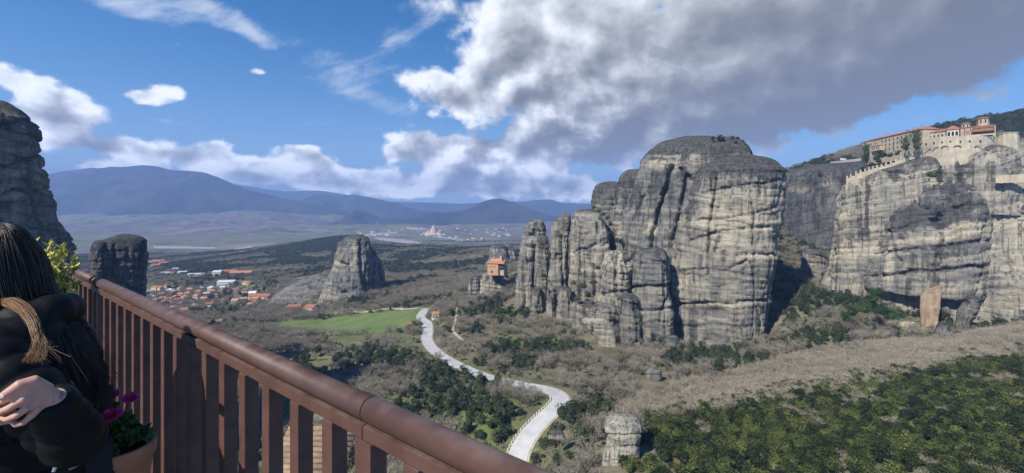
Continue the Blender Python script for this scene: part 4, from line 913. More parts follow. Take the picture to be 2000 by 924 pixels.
# undergrowth between them
x, y = grid_pts(-420, 420, 100, 480, 3.3); m_ = np.abs(x/y) < 1.2; x, y = x[m_], y[m_]; z, px, py = terrain_pts(x, y)
a = ~in_poly(px, py, GREEN) & ~in_poly(px, py, BAND) & keep_off(x, y, px, py) & (fbm(x/12, y/12, 0, 3, 91) > -.05) & ~((x > 5) & (y < 120)) & (px > 250)
e = rng.random(len(x)) < .3
put('ever', x[a & e], y[a & e], z[a & e]-.3, rng.uniform(1.6, 3.2, (a & e).sum()), .8); put('brush', x[a & ~e], y[a & ~e], z[a & ~e]-.2, rng.uniform(1.8, 3.4, (a & ~e).sum()), .8)
# 3 far hills
x, y = grid_pts(-2000, 2000, 900, 2150, 9.5); m_ = (x/y > -1.15) & (x/y < 1.15); x, y = x[m_], y[m_]; z, px, py = terrain_pts(x, y)
sel = fbm(x/150, y/110, 0, 4, 101)+.3*fbm(x/35, y/35, 0, 3, 102)+.12*sstep(1100, 1500, y); n = len(x); ok = np.array([(int(a), int(b)) not in occ for a, b in np.floor(np.c_[x, y]/4)]) & (px < 1250)
a = ok & (sel > -.02); put('efar', x[a], y[a], z[a]-1, rng.uniform(8, 15, a.sum()), .7)
a = ok & (sel <= -.02) & (sel > -.42) & (rng.random(n) < .8); put('bfar', x[a], y[a], z[a]-.5, rng.uniform(8, 13, a.sum()), .75)
x, y = grid_pts(-1400, 300, 2150, 3300, 26); z, px, py = terrain_pts(x, y); a = fbm(x/260, y/150, 0, 3, 111) > .12; put('efar', x[a], y[a], z[a]-1, rng.uniform(9, 16, a.sum()), .55)
# hillside behind the hilltop monastery and in the gap
x, y = grid_pts(230, 1000, 330, 900, 6.5); z, px, py = terrain_pts(x, y); a = (px > 1480) & (py < 560) & (py > 60) & keep_off(x, y, px, py)
a &= ~in_poly(px, py, [(1580, 320), (1690, 292), (1690, 308), (1600, 322)]); put('ever', x[a], y[a], z[a]-.5, rng.uniform(5, 9, a.sum()), .8)
for k in items: items[k] = np.vstack(items[k]) if items[k] else np.zeros((0, 6))

def below_rail(px, py): return py > 517+(px-150)*.445
def frame_px(A): return CX+F*A[:, 0]/A[:, 1], CY-F*(A[:, 2]+A[:, 4]*.5)/A[:, 1]
def occl_rank(A, extra=None):
    px, py = frame_px(A); vis = (px > 2) & (px < 1998) & (py > 0) & (py < 922) & ~below_rail(px, py+4)
    vis &= ~((px < 165) & (py > 430))
    return np.where(vis, A[:, 3]/A[:, 1], 0)
def zone(px, py, kind):
    if kind == 'green': return ('yellow-green evergreen oak crown on the near slope, top right part' if px > 1600 and py < 800 else 'dense evergreen oak crown on the near slope at the bottom right corner' if px > 1600 else 'dense evergreen oak crown on the near slope beside the layered rock stack' if px < 1400 else 'dense evergreen oak crown in the middle of the near lower slope')
    w = {'ever': 'dark green evergreen tree', 'bare': 'bare grey-brown tree'}[kind]
    if px > 1480: return w+' below the streaked cliff, above the pale brush band'
    if px > 1130 and py < 760: return w+' at the foot of the great domed cliff'
    if px > 1000 and py > 760: return w+' on the slope right of the lower road bend'
    if px > 1000: return w+' on the slope between road and rock spires'
    if py > 720: return w+' in the wood left of the road, just above the handrail'
    if px > 820: return w+' in the wood between the green field and the spires'
    return w+' in the wood below the green field and village'
def instancer(name, A, meshes, label=None):
    pc = bpy.data.collections.new(name+'_kinds')
    for i, me in enumerate(meshes): pc.objects.link(bpy.data.objects.new('%s_kind_%02d' % (name, i), me))
    me = bpy.data.meshes.new(name); me.vertices.add(len(A)); me.vertices.foreach_set('co', A[:, :3].astype(np.float32).ravel())
    for an, col in (('sx', 3), ('sz', 4), ('rz', 5)):
        at = me.attributes.new(an, 'FLOAT', 'POINT'); at.data.foreach_set('value', A[:, col].astype(np.float32))
    at = me.attributes.new('pick', 'INT', 'POINT'); at.data.foreach_set('value', rng.integers(0, len(meshes), len(A)).astype(np.int32))
    o = link(bpy.data.objects.new(name, me)); tag(o, kind='stuff')
    g = bpy.data.node_groups.new(name, 'GeometryNodeTree'); g.interface.new_socket('Geometry', in_out='INPUT', socket_type='NodeSocketGeometry'); g.interface.new_socket('Geometry', in_out='OUTPUT', socket_type='NodeSocketGeometry')
    N = g.nodes; Lk = g.links; gi = N.new('NodeGroupInput'); go = N.new('NodeGroupOutput'); ip = N.new('GeometryNodeInstanceOnPoints'); ci = N.new('GeometryNodeCollectionInfo')
    ci.inputs['Collection'].default_value = pc; ci.inputs['Separate Children'].default_value = True; ci.inputs['Reset Children'].default_value = True
    def na(n, t='FLOAT'):
        q = N.new('GeometryNodeInputNamedAttribute'); q.data_type = t; q.inputs['Name'].default_value = n; return q.outputs[0]
    c1 = N.new('ShaderNodeCombineXYZ'); c2 = N.new('ShaderNodeCombineXYZ')
    Lk.new(na('rz'), c1.inputs[2]); Lk.new(na('sx'), c2.inputs[0]); Lk.new(na('sx'), c2.inputs[1]); Lk.new(na('sz'), c2.inputs[2])
    Lk.new(gi.outputs[0], ip.inputs['Points']); Lk.new(ci.outputs[0], ip.inputs['Instance']); ip.inputs['Pick Instance'].default_value = True; Lk.new(na('pick', 'INT'), ip.inputs['Instance Index'])
    Lk.new(c1.outputs[0], ip.inputs['Rotation']); Lk.new(c2.outputs[0], ip.inputs['Scale']); Lk.new(ip.outputs[0], go.inputs[0])
    md = o.modifiers.new('scatter', 'NODES'); md.node_group = g
    return o
def indiv(A, n, meshes, name, kind, cat, group, trunk=None):
    r = occl_rank(A); order = np.argsort(-r); pick = order[:n]; pick = pick[r[pick] > 0]; rest = np.setdiff1d(np.arange(len(A)), pick)
    px, py = frame_px(A)
    for j, i in enumerate(pick):
        a = A[i]; k = j % len(meshes)
        if trunk is None:
            o = link(bpy.data.objects.new(name, meshes[k])); o.scale = (a[3], a[3], a[4])
        else:
            o = bpy.data.objects.new(name, None); link(o); o.scale = (a[3], a[3], a[4]); o.empty_display_size = .1
            link(bpy.data.objects.new('trunk', trunk[k]), o); link(bpy.data.objects.new('crown', meshes[k]), o)
        o.location = a[:3]; o.rotation_euler = (0, 0, a[5]); tag(o, zone(px[i], py[i], kind), cat, group)
    return A[rest]
rest_g = indiv(items['green'], 300, EV, 'evergreen_oak', 'green', 'oak', 'evergreen oaks on the near slope')
TR = []
for i in range(4):
    mb = MB().tube([(0, 0, -.1), (.01, 0, .2), (.0, .02, .5)], [.035, .025, .01], 5); tm = bpy.data.meshes.new('trunk'); tm.from_pydata(mb.v, [], mb.f); tm.materials.append(M['bark']); TR.append(tm)
rest_e = indiv(items['ever'], 280, EVD, 'evergreen_tree', 'ever', 'tree', 'evergreen trees in the valley', TR)
rest_b = indiv(items['bare'], 290, [b[1] for b in BT], 'bare_tree', 'bare', 'tree', 'bare winter trees in the valley', [b[0] for b in BT])
instancer('evergreen_scrub', rest_g, EV); instancer('evergreen_wood', rest_e, EVD); instancer('bare_wood', rest_b, BTJ)
instancer('bare_brush', items['brush'], SCJ); instancer('pale_bare_wood', items['pale'], BPJ); instancer('far_evergreen_wood', items['efar'], EFAR); instancer('far_bare_wood', items['bfar'], BFAR)

def shrub(px, py, Y, s, label, mesh=None, hz=.9, name='shrub', cat='shrub', group=None):
    p = P(px, py, Y); o = link(bpy.data.objects.new(name, mesh or EVD[int(px) % 4])); o.location = p; o.scale = (s, s, s*hz); o.rotation_euler = (0, 0, (px*7+py) % 6.28); return tag(o, label, cat, group)
for px, py, Y, s in [(1392, 276, 352, 5), (1404, 275, 352, 6), (1412, 277, 352, 5), (1428, 277, 356, 6), (1440, 279, 356, 6), (1450, 282, 356, 5), (1436, 283, 350, 4)]:
    shrub(px, py, Y, s, 'dark bush on the flat top of the great domed cliff', group='bushes on the great cliff top')
for px, py, Y, s in [(1170, 418, 358, 6), (1178, 424, 356, 5), (1186, 432, 356, 6), (1192, 445, 356, 6), (1160, 410, 362, 5), (1196, 460, 352, 5)]:
    shrub(px, py, Y, s, 'dark bush on the shoulder of the fat rounded pillar', group='bushes on the pillar shoulder')
for px, py, Y, s in [(1120, 560, 350, 7), (1140, 568, 345, 8), (1160, 560, 340, 8), (1175, 548, 340, 7), (1150, 585, 335, 7), (1128, 590, 340, 6), (1062, 545, 382, 6), (1066, 570, 380, 7), (1168, 530, 345, 6), (1180, 612, 325, 5), (1195, 628, 322, 6), (1172, 634, 322, 6), (1250, 624, 306, 5), (1252, 640, 304, 6), (1312, 650, 300, 4), (1276, 668, 298, 5), (1290, 672, 298, 5)]:
    shrub(px, py, Y, s, 'dark evergreen bush growing in the clefts at the foot of the pillars', EV[int(px) % 4], group='bushes in the rock clefts')
for px, py, Y, s in [(1822, 352, 286, 8), (1832, 348, 288, 7), (1815, 346, 288, 5)]:
    shrub(px, py, Y, s, 'dark bush on the ledge under the high monastery wall', group='bushes on the ledge under the monastery')
for px, py, Y, s in [(1664, 625, 286, 10), (1690, 620, 284, 11), (1705, 600, 283, 11), (1722, 622, 282, 11), (1742, 630, 281, 9), (1712, 585, 284, 8), (1652, 632, 286, 8)]:
    shrub(px, py, Y, s, 'bright green ivy mound climbing the rock left of the cave', crown_mesh('ivy', int(px), M['ivy'], 12, 120, .13, 1.), 1.1, 'ivy_mound', 'ivy', 'ivy left of the cave')
shrub(904, 703, 291, 5, 'golden yellow bush beside the road', crown_mesh('golden', 5, M['leaf_gold'], 8, 60, .2), .7); bpy.data.objects['shrub'].select_set(False)
p = P(1030, 705, 300); o = empty('russet_tree', p); tag(o, 'single reddish-brown bare tree in the scrub between road and spires', 'tree'); o.scale = (9, 9, 9)
link(bpy.data.objects.new('trunk', BTR[0]), o); link(bpy.data.objects.new('crown', BTR[1]), o)
# ------------------------------------------------------------------ buildings
def hit(px, py, y0=90, y1=2300):
    Y = np.geomspace(y0, y1, 700); z = ground_h((px-CX)/F*Y, Y); p = CY-F*z/Y
    k = np.where(p <= py)[0]; Yh = Y[k[0]] if len(k) else y1
    return Yh
def stone(nt, co):
    geo = nt.new('ShaderNodeNewGeometry'); P_ = X(nt, geo.outputs['Position'])
    a = nt.noise(P_, .25, 6, .65); b = nt.noise(nt.scale(P_, (1.2, 1.2, 3.)), 1., 5, .7); c = nt.noise(nt.scale(P_, (.7, .7, .06)), 1., 5, .6)
    col = nt.mix(nt.ss(.35, .65, a), (.36, .31, .23), (.50, .43, .32)); col = nt.mix(nt.ss(.45, .7, b)*.5, col, (.30, .255, .19))
    return nt.mix(nt.ss(.5, .7, c)*.6, col, (.19, .165, .13)), b, .12
M['stone'] = material('monastery_stone', stone, .92, .15)
M['stone_pink'] = plain('pink_plaster', (.52, .33, .22), .15, .5); M['stone_orange'] = plain('orange_plaster', (.46, .28, .16), .18, .5)
def tiles(c):
    def fn(nt, co):
        n = nt.noise(co, 1.5, 5, .65); w = nt.noise(nt.scale(co, (9, 9, .6)), 1., 2, .5)
        return nt.mix(nt.ss(.35, .65, n*.7+w*.3), tuple(x*.62 for x in c), tuple(min(1, x*1.2) for x in c)), w, .08
    return fn
M['tile'] = material('roof_tiles', tiles((.36, .15, .10)), .85, .2); M['tile_old'] = material('old_roof_tiles', tiles((.30, .15, .10)), .88, .2); M['tile_orange'] = material('orange_roof_tiles', tiles((.48, .21, .11)), .85, .2)
M['tile_pale'] = material('pale_roof_tiles', tiles((.46, .28, .19)), .85, .2)
M['dark'] = plain('dark_opening', (.018, .016, .015), .2, 1.); M['wood'] = plain('dark_wood', (.07, .045, .03), .2, 2.)
M['white_wall'] = plain('whitewashed_wall', (.68, .65, .58), .08, .4); M['cream_wall'] = plain('cream_wall', (.60, .50, .36), .1, .4); M['metal_roof'] = plain('metal_sheet_roof', (.55, .57, .60), .08, .4, .5, .4)
def frame2(A, B):
    """matrix with x along A->B, y away from the camera, z up, origin A"""
    A = Vector((A[0], A[1], 0)); B = Vector((B[0], B[1], 0)); ex = (B-A).normalized(); ey = Vector((-ex.y, ex.x, 0))
    if ey.y*1+ey.x*.9 < 0 and (A+ey).length < A.length: ey = -ey
    return A, ex, ey, (B-A).length
def window(parent, x, z, w, h, arch=False, y=0., frame=None, deep=.12, tall=None):
    """stone-framed opening on the facade plane y=0 of the parent's frame (facade looks towards -y)"""
    f = MB()
    for sx in (-1, 1): f.box((x+sx*(w/2+.09), y-.03, z+h/2), (.18, .16, h))
    f.box((x, y-.035, z-.08), (w+.5, .22, .16)); f.box((x, y-.03, z+h+.08), (w+.36, .17, .16))
    if arch:
        for a in range(6):
            t = math.pi*(a+.5)/6; f.box((x+math.cos(t)*(w/2+.09), y-.03, z+h+math.sin(t)*(w/2)*.9), (.24, .165, .24))
    fo = f.build('window', frame or M['stone'], parent)
    p = MB(); p.box((x, y-.012, z+h/2), (w, .03, h-.002))
    if arch: p.prism([(x+math.cos(math.pi*i/8)*w/2, z+h+.002+math.sin(math.pi*i/8)*w*.42) for i in range(9)], y-.03, y+.0, Matrix(((1, 0, 0, 0), (0, 0, 1, 0), (0, 1, 0, 0), (0, 0, 0, 1))))
    p.build('pane', M['dark'], fo)
    return fo
def gable(mb, x0, x1, y0, y1, z, h, over=.5, axis='x', hip=0.):
    x0 -= over; x1 += over; y0 -= over; y1 += over
    if axis == 'x':
        ym = (y0+y1)/2; V = [(x0, y0, z), (x1, y0, z), (x1, y1, z), (x0, y1, z), (x0+hip, ym, z+h), (x1-hip, ym, z+h)]
        Fc = [(0, 1, 5, 4), (2, 3, 4, 5), (1, 2, 5), (3, 0, 4)]
    else:
        xm = (x0+x1)/2; V = [(x0, y0, z), (x1, y0, z), (x1, y1, z), (x0, y1, z), (xm, y0+hip, z+h), (xm, y1-hip, z+h)]
        Fc = [(0, 1, 4), (1, 2, 5, 4), (2, 3, 5), (3, 0, 4, 5)]
    V2 = [(a, b, c-.22) for a, b, c in V[:4]]; b = len(V)
    return mb.add(V+V2, Fc+[(1, 0, b, b+1), (2, 1, b+1, b+2), (3, 2, b+2, b+3), (0, 3, b+3, b), (b+3, b+2, b+1, b)])
UMV = ((1606+2140)/2-CX)/F; THV = math.atan(UMV); E2 = np.array([math.sin(THV), math.cos(THV)]); E1 = np.array([math.cos(THV), -math.sin(THV)])
def VP(px, py, k):
    u = (px-CX)/F; lam = k/(u*E2[0]+E2[1]); return np.array([u*lam, lam, (CY-py)/F*lam])
def rooted(name, origin, ex, label, cat, group=None):
    return tag(empty(name, origin, math.atan2(ex[1], ex[0])), label, cat, group)
# --- great retaining wall under the monastery (curved in plan)
n = 26; top = []; t0 = VP(1800, 268, 438)
wl = rooted('retaining_wall', tuple(VP(1870, 330, 436)), (1, 0), 'high curved cream stone wall with blind arches under the hilltop monastery', 'wall'); O = np.array(wl.location)
ctrl = smooth_line([(1797, 283, 447), (1803, 276, 442), (1840, 271, 434), (1880, 268.5, 434), (1915, 268, 437), (1940, 269, 444), (1952, 270, 452)], 6)
V = []; 
for px, py, kk in ctrl:
    a = VP(px, py, kk); b = VP(px, float(np.interp(px, [1797, 1870, 1945, 1960], [345, 325, 308, 306])), kk-1.5); c = VP(px, py, kk+9); V += [b-O, a-O, a-O+np.array([0, 0, .9]), c-O+np.array([0, 0, .9])]
m_ = len(ctrl); Fc = [(4*i+j, 4*i+4+j, 4*i+5+j, 4*i+1+j) for i in range(m_-1) for j in range(3)]
mesh_np('wall', V, Fc, M['stone'], wl)
for (px, py, kk, w, h) in [(1812, 292, 437.2, 3.0, .9), (1828, 290, 434.6, 3.0, .9), (1845, 288, 432.8, 3.4, 1.), (1870, 287, 432.6, 3.4, 1.), (1911, 287, 434.5, 3.6, 1.2)]:
    p = VP(px, py, kk)-O; ar = MB()
    for a in range(9):
        t = math.pi*(a+.5)/9; ar.box((math.cos(t)*w/2, 0, math.sin(t)*h), (w*.19, .6, .35))
    o = ar.build('blind_arch', plain('arch_stone_%d' % px, (.2, .17, .13), .1, 1.), wl, loc=p); o.rotation_euler = (0, 0, -THV)
for px, py, kk in [(1809, 281, 440), (1824, 279, 436.4), (1840, 277.5, 434), (1856, 276.5, 433.6), (1876, 276, 433.4), (1894, 275.5, 434.6), (1915, 275, 436.4)]:
    p = VP(px, py, kk-.6)-O; o = MB().box((0, 0, 0), (.9, .5, .9)).build('loophole', M['dark'], wl, loc=p); o.rotation_euler = (0, 0, -THV)
# --- stepped crenellated wall climbing the ridge
sw = rooted('crenellated_wall', tuple(VP(1725, 345, 436)), (1, 0), 'stepped wall with upright buttresses climbing the ridge left of the monastery', 'wall'); O = np.array(sw.location)
stp = smooth_line([(1655, 348, 431), (1672, 339, 431), (1690, 334, 432), (1705, 329, 433), (1722, 325, 434), (1740, 318, 435), (1760, 309, 436), (1775, 300, 437), (1800, 297, 438)], 2)
for i in range(len(stp)-1):
    (pa, ya, ka), (pb, yb, kb) = stp[i], stp[i+1]; a = VP(pa, ya, ka)-O; b = VP(pb, ya, kb)-O; b[2] = a[2]
    M4, L_ = (b+a)/2, np.linalg.norm(b-a)
    o = MB().box((0, 0, -5.2), (L_+.02, 1.0, 10.4)).build('wall_segment', M['stone'], sw, loc=tuple(M4+np.array([0, 0, .002*i]))); o.rotation_euler = (0, 0, -THV)
    o = MB().box((0, -.55, -2.0), (1.0, .9, 6.0)).box((0, -.55, 1.15), (.7, .6, .35)).build('merlon', M['stone'], sw, loc=tuple(a+np.array([0, 0, .4]))); o.rotation_euler = (0, 0, -THV)
# --- long monastery wing
def wing(name, A, B, ztop, zbase, depth, label, cat, rows, wins, roofh=2.6, mat=None, roof=None, chim=(), hip=2., cols=None):
    A_, ex, ey, L_ = frame2(A, B); t = rooted(name, (A_.x, A_.y, zbase), ex, label, cat)
    H = ztop-zbase; sgn = 1 if (Vector((-ex.y, ex.x, 0))-ey).length < .1 else -1
    w = MB().box((L_/2, sgn*depth/2, H/2), (L_, depth, H)).build('wall', mat or M['stone'], t)
    r = gable(MB(), 0, L_, min(0, sgn*depth), max(0, sgn*depth), H, roofh, .6, 'x', hip).build('roof', roof or M['tile'], t)
    for fx, wz, ww, wh, ar in wins: window(t, fx*L_, wz, ww, wh, ar)
    for c in chim: MB().box((c*L_, sgn*depth*.35, H+roofh*.8), (.9, .9, 2.2)).box((c*L_, sgn*depth*.35, H+roofh*.8+1.2), (1.3, 1.3, .25)).build('chimney', M['stone'], r)
    return t, L_, H
A = P(1690, 277, 386); B = P(1797, 252, 328)
W = []
for r_, z_ in enumerate((16.2, 12.6, 9.2)):
    for c_ in range(9 if r_ < 2 else 7): W.append((.34+c_*.072, z_, 1.25, 1.6, True))
for r_, z_ in enumerate((16.0, 12.8, 9.8)):
    for c_ in range(3): W.append((.06+c_*.075, z_, .9, 1.5, False))
W += [(.31, 8.4, 1.5, 2.4, True), (.4, 5.9, .8, .9, True), (.52, 5.6, .8, .9, False)]
t, L_, H = wing('monastery_wing', A, B, 60, 40, 12, 'long monastery wing with rows of arched windows under a thin red roof', 'monastery', 3, W, 2.4, chim=(.28, .36, .55, .8, .93))
bal = MB().box((.27*L_, -1.0, 12.1), (10, 2.1, 3.8)); bo = bal.build('balcony', M['stone'], t); MB().box((.27*L_, -1.1, 14.1), (10.6, 2.6, .3)).build('roof_edge', M['tile'], bo)
for q in (-3.3, -1.1, 1.1, 3.3): window(bo, .27*L_+q, 11.4, .8, 1.6, False, -2.05)
MB().box((.03*L_, -.9, 17.6), (5, 1.8, 2.6)).build('oriel', M['stone'], t)
# --- middle house with loggia, church, porch, tower
A = VP(1804, 268, 446); B = VP(1850, 268, 440)
wing('monastery_house', A, B, 57.2, 49.5, 10, 'low monastery house with brown tiled roof and dark timber balcony above the high wall', 'monastery', 1, [(.12+.17*i, 4.2, 1.0, 1.4, False) for i in range(6)], 2.2, roof=M['tile_old'], hip=3)
A = VP(1849, 268, 438); B = VP(1873, 268, 438)
t, L_, H = wing('loggia', A, B, 57.6, 50.5, 7, 'open white-arched loggia with red hipped roof beside the monastery church', 'loggia', 1, [], 2.8, hip=3)
for i in range(3):
    window(t, L_*(.18+.32*i), 2.4, L_*.22, 2.8, True, 0., M['white_wall'])
M['brick'] = plain('church_brick', (.40, .32, .23), .22, .8)
ch = rooted('church', tuple(VP(1876, 264, 449)), E1, 'monastery church of brown brick with two domed drums', 'church'); Oc = np.array(ch.location)
def loc_(px, py, k): q = VP(px, py, k)-Oc; return (q[0]*E1[0]+q[1]*E1[1], q[0]*E2[0]+q[1]*E2[1], q[2])
x1 = loc_(1945, 255, 449)[0]
MB().box((x1/2, 6, 1.0), (x1, 11, 8.0)).build('nave', M['brick'], ch)
gable(MB(), 0, x1, .5, 11.5, 5.05, 1.2, .5, 'x', 2).build('roof', M['tile_old'], ch)
gable(MB().box((x1*.64, -2, .6), (x1*.55, 5, 5.4)), x1*.36, x1*.93, -4.5, .4, 3.32, .9, .4, 'x', 1).build('aisle', M['tile_old'], ch)
for px, w_, z0, z1 in [(1886, 2.8, 4, 7.9), (1920, 3.2, 4, 10.4)]:
    x_ = loc_(px, 240, 454)[0]; y_ = 5.
    d_ = MB().lathe([(w_, z0), (w_, z1)], 8, (x_, y_, 0)).build('drum', M['brick'], ch)
    MB().lathe([(w_+.45, z1), (w_+.4, z1+.3), (w_*.8, z1+.7), (w_*.4, z1+1.05), (.02, z1+1.2)], 16, (x_, y_, 0)).build('dome', M['tile_old'], d_, smooth=True)
    for a in range(8):
        an = math.pi/8+a*math.pi/4; o = MB().box((0, 0, 0), (.15, .7, 2.2)).build('window', M['dark'], d_, loc=(x_+math.cos(an)*w_*.925, y_+math.sin(an)*w_*.925, z1-1.9)); o.rotation_euler = (0, 0, an)
for i in range(5): window(ch, x1*(.12+.17*i), 3.0, .6, 1.1, True, .5, M['brick'])
po = rooted('porch', tuple(VP(1884, 268, 440)), E1, 'long terrace porch of small columns and sloping tile roof along the wall top', 'porch'); Op = np.array(po.location)
xe = float((VP(1942, 268, 440)-Op)[:2] @ E1)
for i in range(14): MB().box((xe*i/13, 0, 1.6), (.35, .35, 3.2)).build('column', M['wood'], po)
MB().add([(-.5, -.8, 3.2), (xe+.5, -.8, 3.2), (xe+.5, 3.4, 4.5), (-.5, 3.4, 4.5), (-.5, -.8, 3.05), (xe+.5, -.8, 3.05), (xe+.5, 3.4, 4.35), (-.5, 3.4, 4.35)], [(0, 1, 2, 3), (7, 6, 5, 4), (4, 5, 1, 0), (5, 6, 2, 1), (6, 7, 3, 2), (7, 4, 0, 3)]).build('roof', M['tile_old'], po)
MB().box((xe/2, -.9, .5), (xe+1, .25, 1.)).build('parapet', M['stone'], po)
tw = rooted('wall_tower', tuple(VP(1949, 288, 446)), E1, 'blunt cream stone tower at the right end of the high wall', 'tower')
MB().lathe([(5.4, -3), (5.0, 6), (4.8, 9)], 9, (5, 5, 0)).build('wall', M['stone'], tw); MB().lathe([(4.8, 9.002), (5.2, 9.1), (5.2, 9.6), (.02, 9.8)], 9, (5, 5, 0)).build('coping', M['stone'], tw)
pw = rooted('low_wall', tuple(VP(1945, 350, 424)), E1, 'pale retaining wall on the ledge right of the streaked rock', 'wall'); MB().box((12, 1.2, 0), (24, 1.2, 5)).build('wall', M['stone'], pw)
for (a, b, c_) in [((1622, 318, 560), (1682, 312, 520), 'grey road parapet on the dark hillside left of the monastery')]:
    A = P(*a); B = P(*b); A_, ex, ey, L_ = frame2(A, B); t = rooted('parapet', (A[0], A[1], A[2]-1.2), ex, c_, 'wall'); MB().box((L_/2, 0, .6), (L_, .6, 3.2)).build('wall', M['gravel'], t)
t = tag(empty('white_van', P(1647, 313, 545), .2), 'tiny white van parked on the hillside road left of the monastery', 'van'); MB().box((0, 0, 1.1), (6.4, 2.2, 2.2)).build('body', M['white_wall'], t, bevel=.2); MB().box((2.6, 0, 1.5), (.9, 2.26, .6)).build('side_windows', M['glass'], t)
# cypresses and dark trees of the monastery garden
def cypress(px, py, Y, h, w, label, name='cypress'):
    p = P(px, py, Y); t = tag(empty(name, p), label, 'tree'); MB().tube([(0, 0, -1), (0, 0, h*.4)], [.25, .15], 6).build('trunk', M['bark'], t)
    me = crown_mesh('cypress_crown', int(px), M['leaf_dark'], 16, 60, .16, 1.3, .55, .5); o = link(bpy.data.objects.new('crown', me), t); o.scale = (w, w, h)
cypress(1692, 332, 345, 21, 6.5, 'tall slim dark cypress in front of the left end of the monastery wing')
cypress(1769, 301, 326, 13, 9, 'shorter dark cypress, left one of the pair before the monastery wing')
cypress(1789, 302, 322, 17, 9.5, 'taller bushy dark cypress, right one of the pair before the monastery wing')
for px, py, Y, s in [(1712, 318, 345, 8), (1724, 312, 345, 9), (1702, 328, 342, 6), (1738, 310, 342, 6), (1752, 306, 336, 6), (1684, 338, 346, 6), (1716, 322, 340, 7)]:
    shrub(px, py, Y, s, 'dark garden bush between the stepped wall and the monastery wing', group='bushes in the monastery garden')
# --- small orange monastery on its pedestal
def PP(px, py, Y): return P(px, py, Y)
A = PP(952, 532, 519); B = PP(973, 532, 514); A_, ex, ey, L_ = frame2(A, B); sm = rooted('small_monastery', (A[0], A[1], A[2]-3), ex, 'small orange monastery with red roof perched on the banded rock pedestal', 'monastery')
MB().box((L_/2, 7, 6.8), (L_, 14, 13.6)).build('wall', M['stone_orange'], sm)
MB().box((L_+3.0, 8, 5.5), (6, 11, 11)).build('side_wing', M['stone'], sm)
gable(MB(), 0, L_+6.5, -.2, 12, 13.6, 2.6, .8, 'x', 1.5).build('roof', M['tile_orange'], sm)
up = MB().box((L_*.5, 12.5, 12.0), (L_*1.05, 5, 11)).build('upper_storey', M['stone_pink'], sm)
for i in range(5): MB().box((L_*(.06+.22*i), 12.5, 18.1+(.8 if i in (1, 4) else 0)), (1.3, 4.6, 1.6)).build('gable_stub', M['stone_pink'], up)
MB().box((L_*.9, 12, 18.2), (2.4, 3.4, 5.5)).build('bell_turret', M['stone_pink'], up)
for q in (.25, .5, .75): window(sm, L_*q, 9.2, .9, 1.3, False, 0, M['stone_orange'])
window(sm, L_*.42, 2.6, 2.0, 2.4, True, 0, M['stone_orange'])
for q in (2., 4.2): window(sm, L_+q, 7.5, 1.0, 1.5, False, 2.5)
MB().box((L_+3, 1.4, 9.5), (6.6, 2.2, 2.6)).build('timber_balcony', M['wood'], sm)
for px, py, Y, s in [(975, 590, 495, 8), (985, 582, 498, 9), (995, 575, 500, 9), (965, 598, 492, 7), (1005, 585, 490, 8), (990, 545, 520, 7), (948, 612, 480, 7), (930, 610, 500, 6)]:
    shrub(px, py, Y, s, 'dark evergreen bush below the small orange monastery', group='bushes below the orange monastery')
# --- village houses
def house(px, py, w, d, h, rz, wall, roof, label, rh=None, hip=1.2, Y=None, group='houses of the village', name='house', cat='house', nw=3, bury=.5):
    Y = Y or hit(px, py); z = float(ground_h(np.array([(px-CX)/F*Y]), np.array([Y]))[0]); t = tag(empty(name, ((px-CX)/F*Y, Y, z), rz), label, cat, group)
    MB().box((0, 0, h/2-bury/2), (w, d, h+bury)).build('wall', wall, t); rf = gable(MB(), -w/2, w/2, -d/2, d/2, h+.002, rh or h*.33, .7, 'x', hip).build('roof', roof, t)
    MB().box((w*.22, d*.12, h+(rh or h*.33)*.8), (.8, .8, 1.8)).build('chimney', wall, rf)
    for i in range(nw):
        x = -w/2+w*(i+.5)/nw
        for zz in ([1.2, 4.2] if h > 5 else [1.3]):
            if i == 1 and zz < 2: MB().box((x, -d/2-.02, 1.05), (1.1, .12, 2.1)).build('door', M['wood'], t)
            else: MB().box((x, -d/2-.02, zz+.65), (1.2, .12, 1.3)).build('window', M['dark'], t)
    return t
hr = random.Random(3); WM = [M['white_wall'], M['cream_wall'], M['white_wall'], M['stone_pink']]; RM = [M['tile'], M['tile_orange'], M['tile'], M['tile_old'], M['tile_pale']]
HS = [(295, 574), (313, 566), (333, 571), (315, 580), (341, 575), (366, 578), (362, 585), (413, 574), (428, 581), (480, 572), (462, 571), (475, 590), (460, 593), (345, 592), (344, 586), (330, 590), (413, 567), (300, 582), (305, 592), (322, 596), (352, 600), (375, 592), (388, 575), (400, 588), (440, 590), (448, 575), (495, 576), (500, 590), (352, 568), (327, 562), (303, 566), (380, 603), (410, 600), (336, 606), (360, 612), (490, 600), (436, 567), (395, 566), (318, 588), (372, 570), (420, 592), (352, 580), (384, 584), (404, 579)]
LBL = lambda px, py: ('red-roofed house in the left cluster of the village, just above the handrail' if px < 380 else 'red-roofed house in the middle of the village' if px < 450 else 'red-roofed house at the right end of the village')
for i, (px, py) in enumerate(HS):
    house(px, py+1, hr.uniform(7.5, 13), hr.uniform(6, 8.5), hr.choice([3.4, 5.6, 5.8]), hr.uniform(-.7, .7), WM[i % 4], hr.choice([M['tile'], M['tile_orange'], M['tile_old'], M['tile_pale'], M['tile_pale'], M['tile_old'], M['metal_roof']]), LBL(px, py), rh=hr.uniform(2, 3.2), hip=hr.choice([0, 3, 4]))
house(444, 560, 28, 18, 9, .15, M['white_wall'], M['metal_roof'], 'large white hall with pale metal roof and tall windows above the village', rh=3, hip=0, group=None, nw=6)
house(463, 556, 10, 9, 5, .3, M['white_wall'], M['metal_roof'], 'small white building right of the large white hall', group=None)
house(484, 556, 17, 10, 5, -.2, M['cream_wall'], M['tile_orange'], 'orange-roofed house on the rise right of the white hall', group=None)
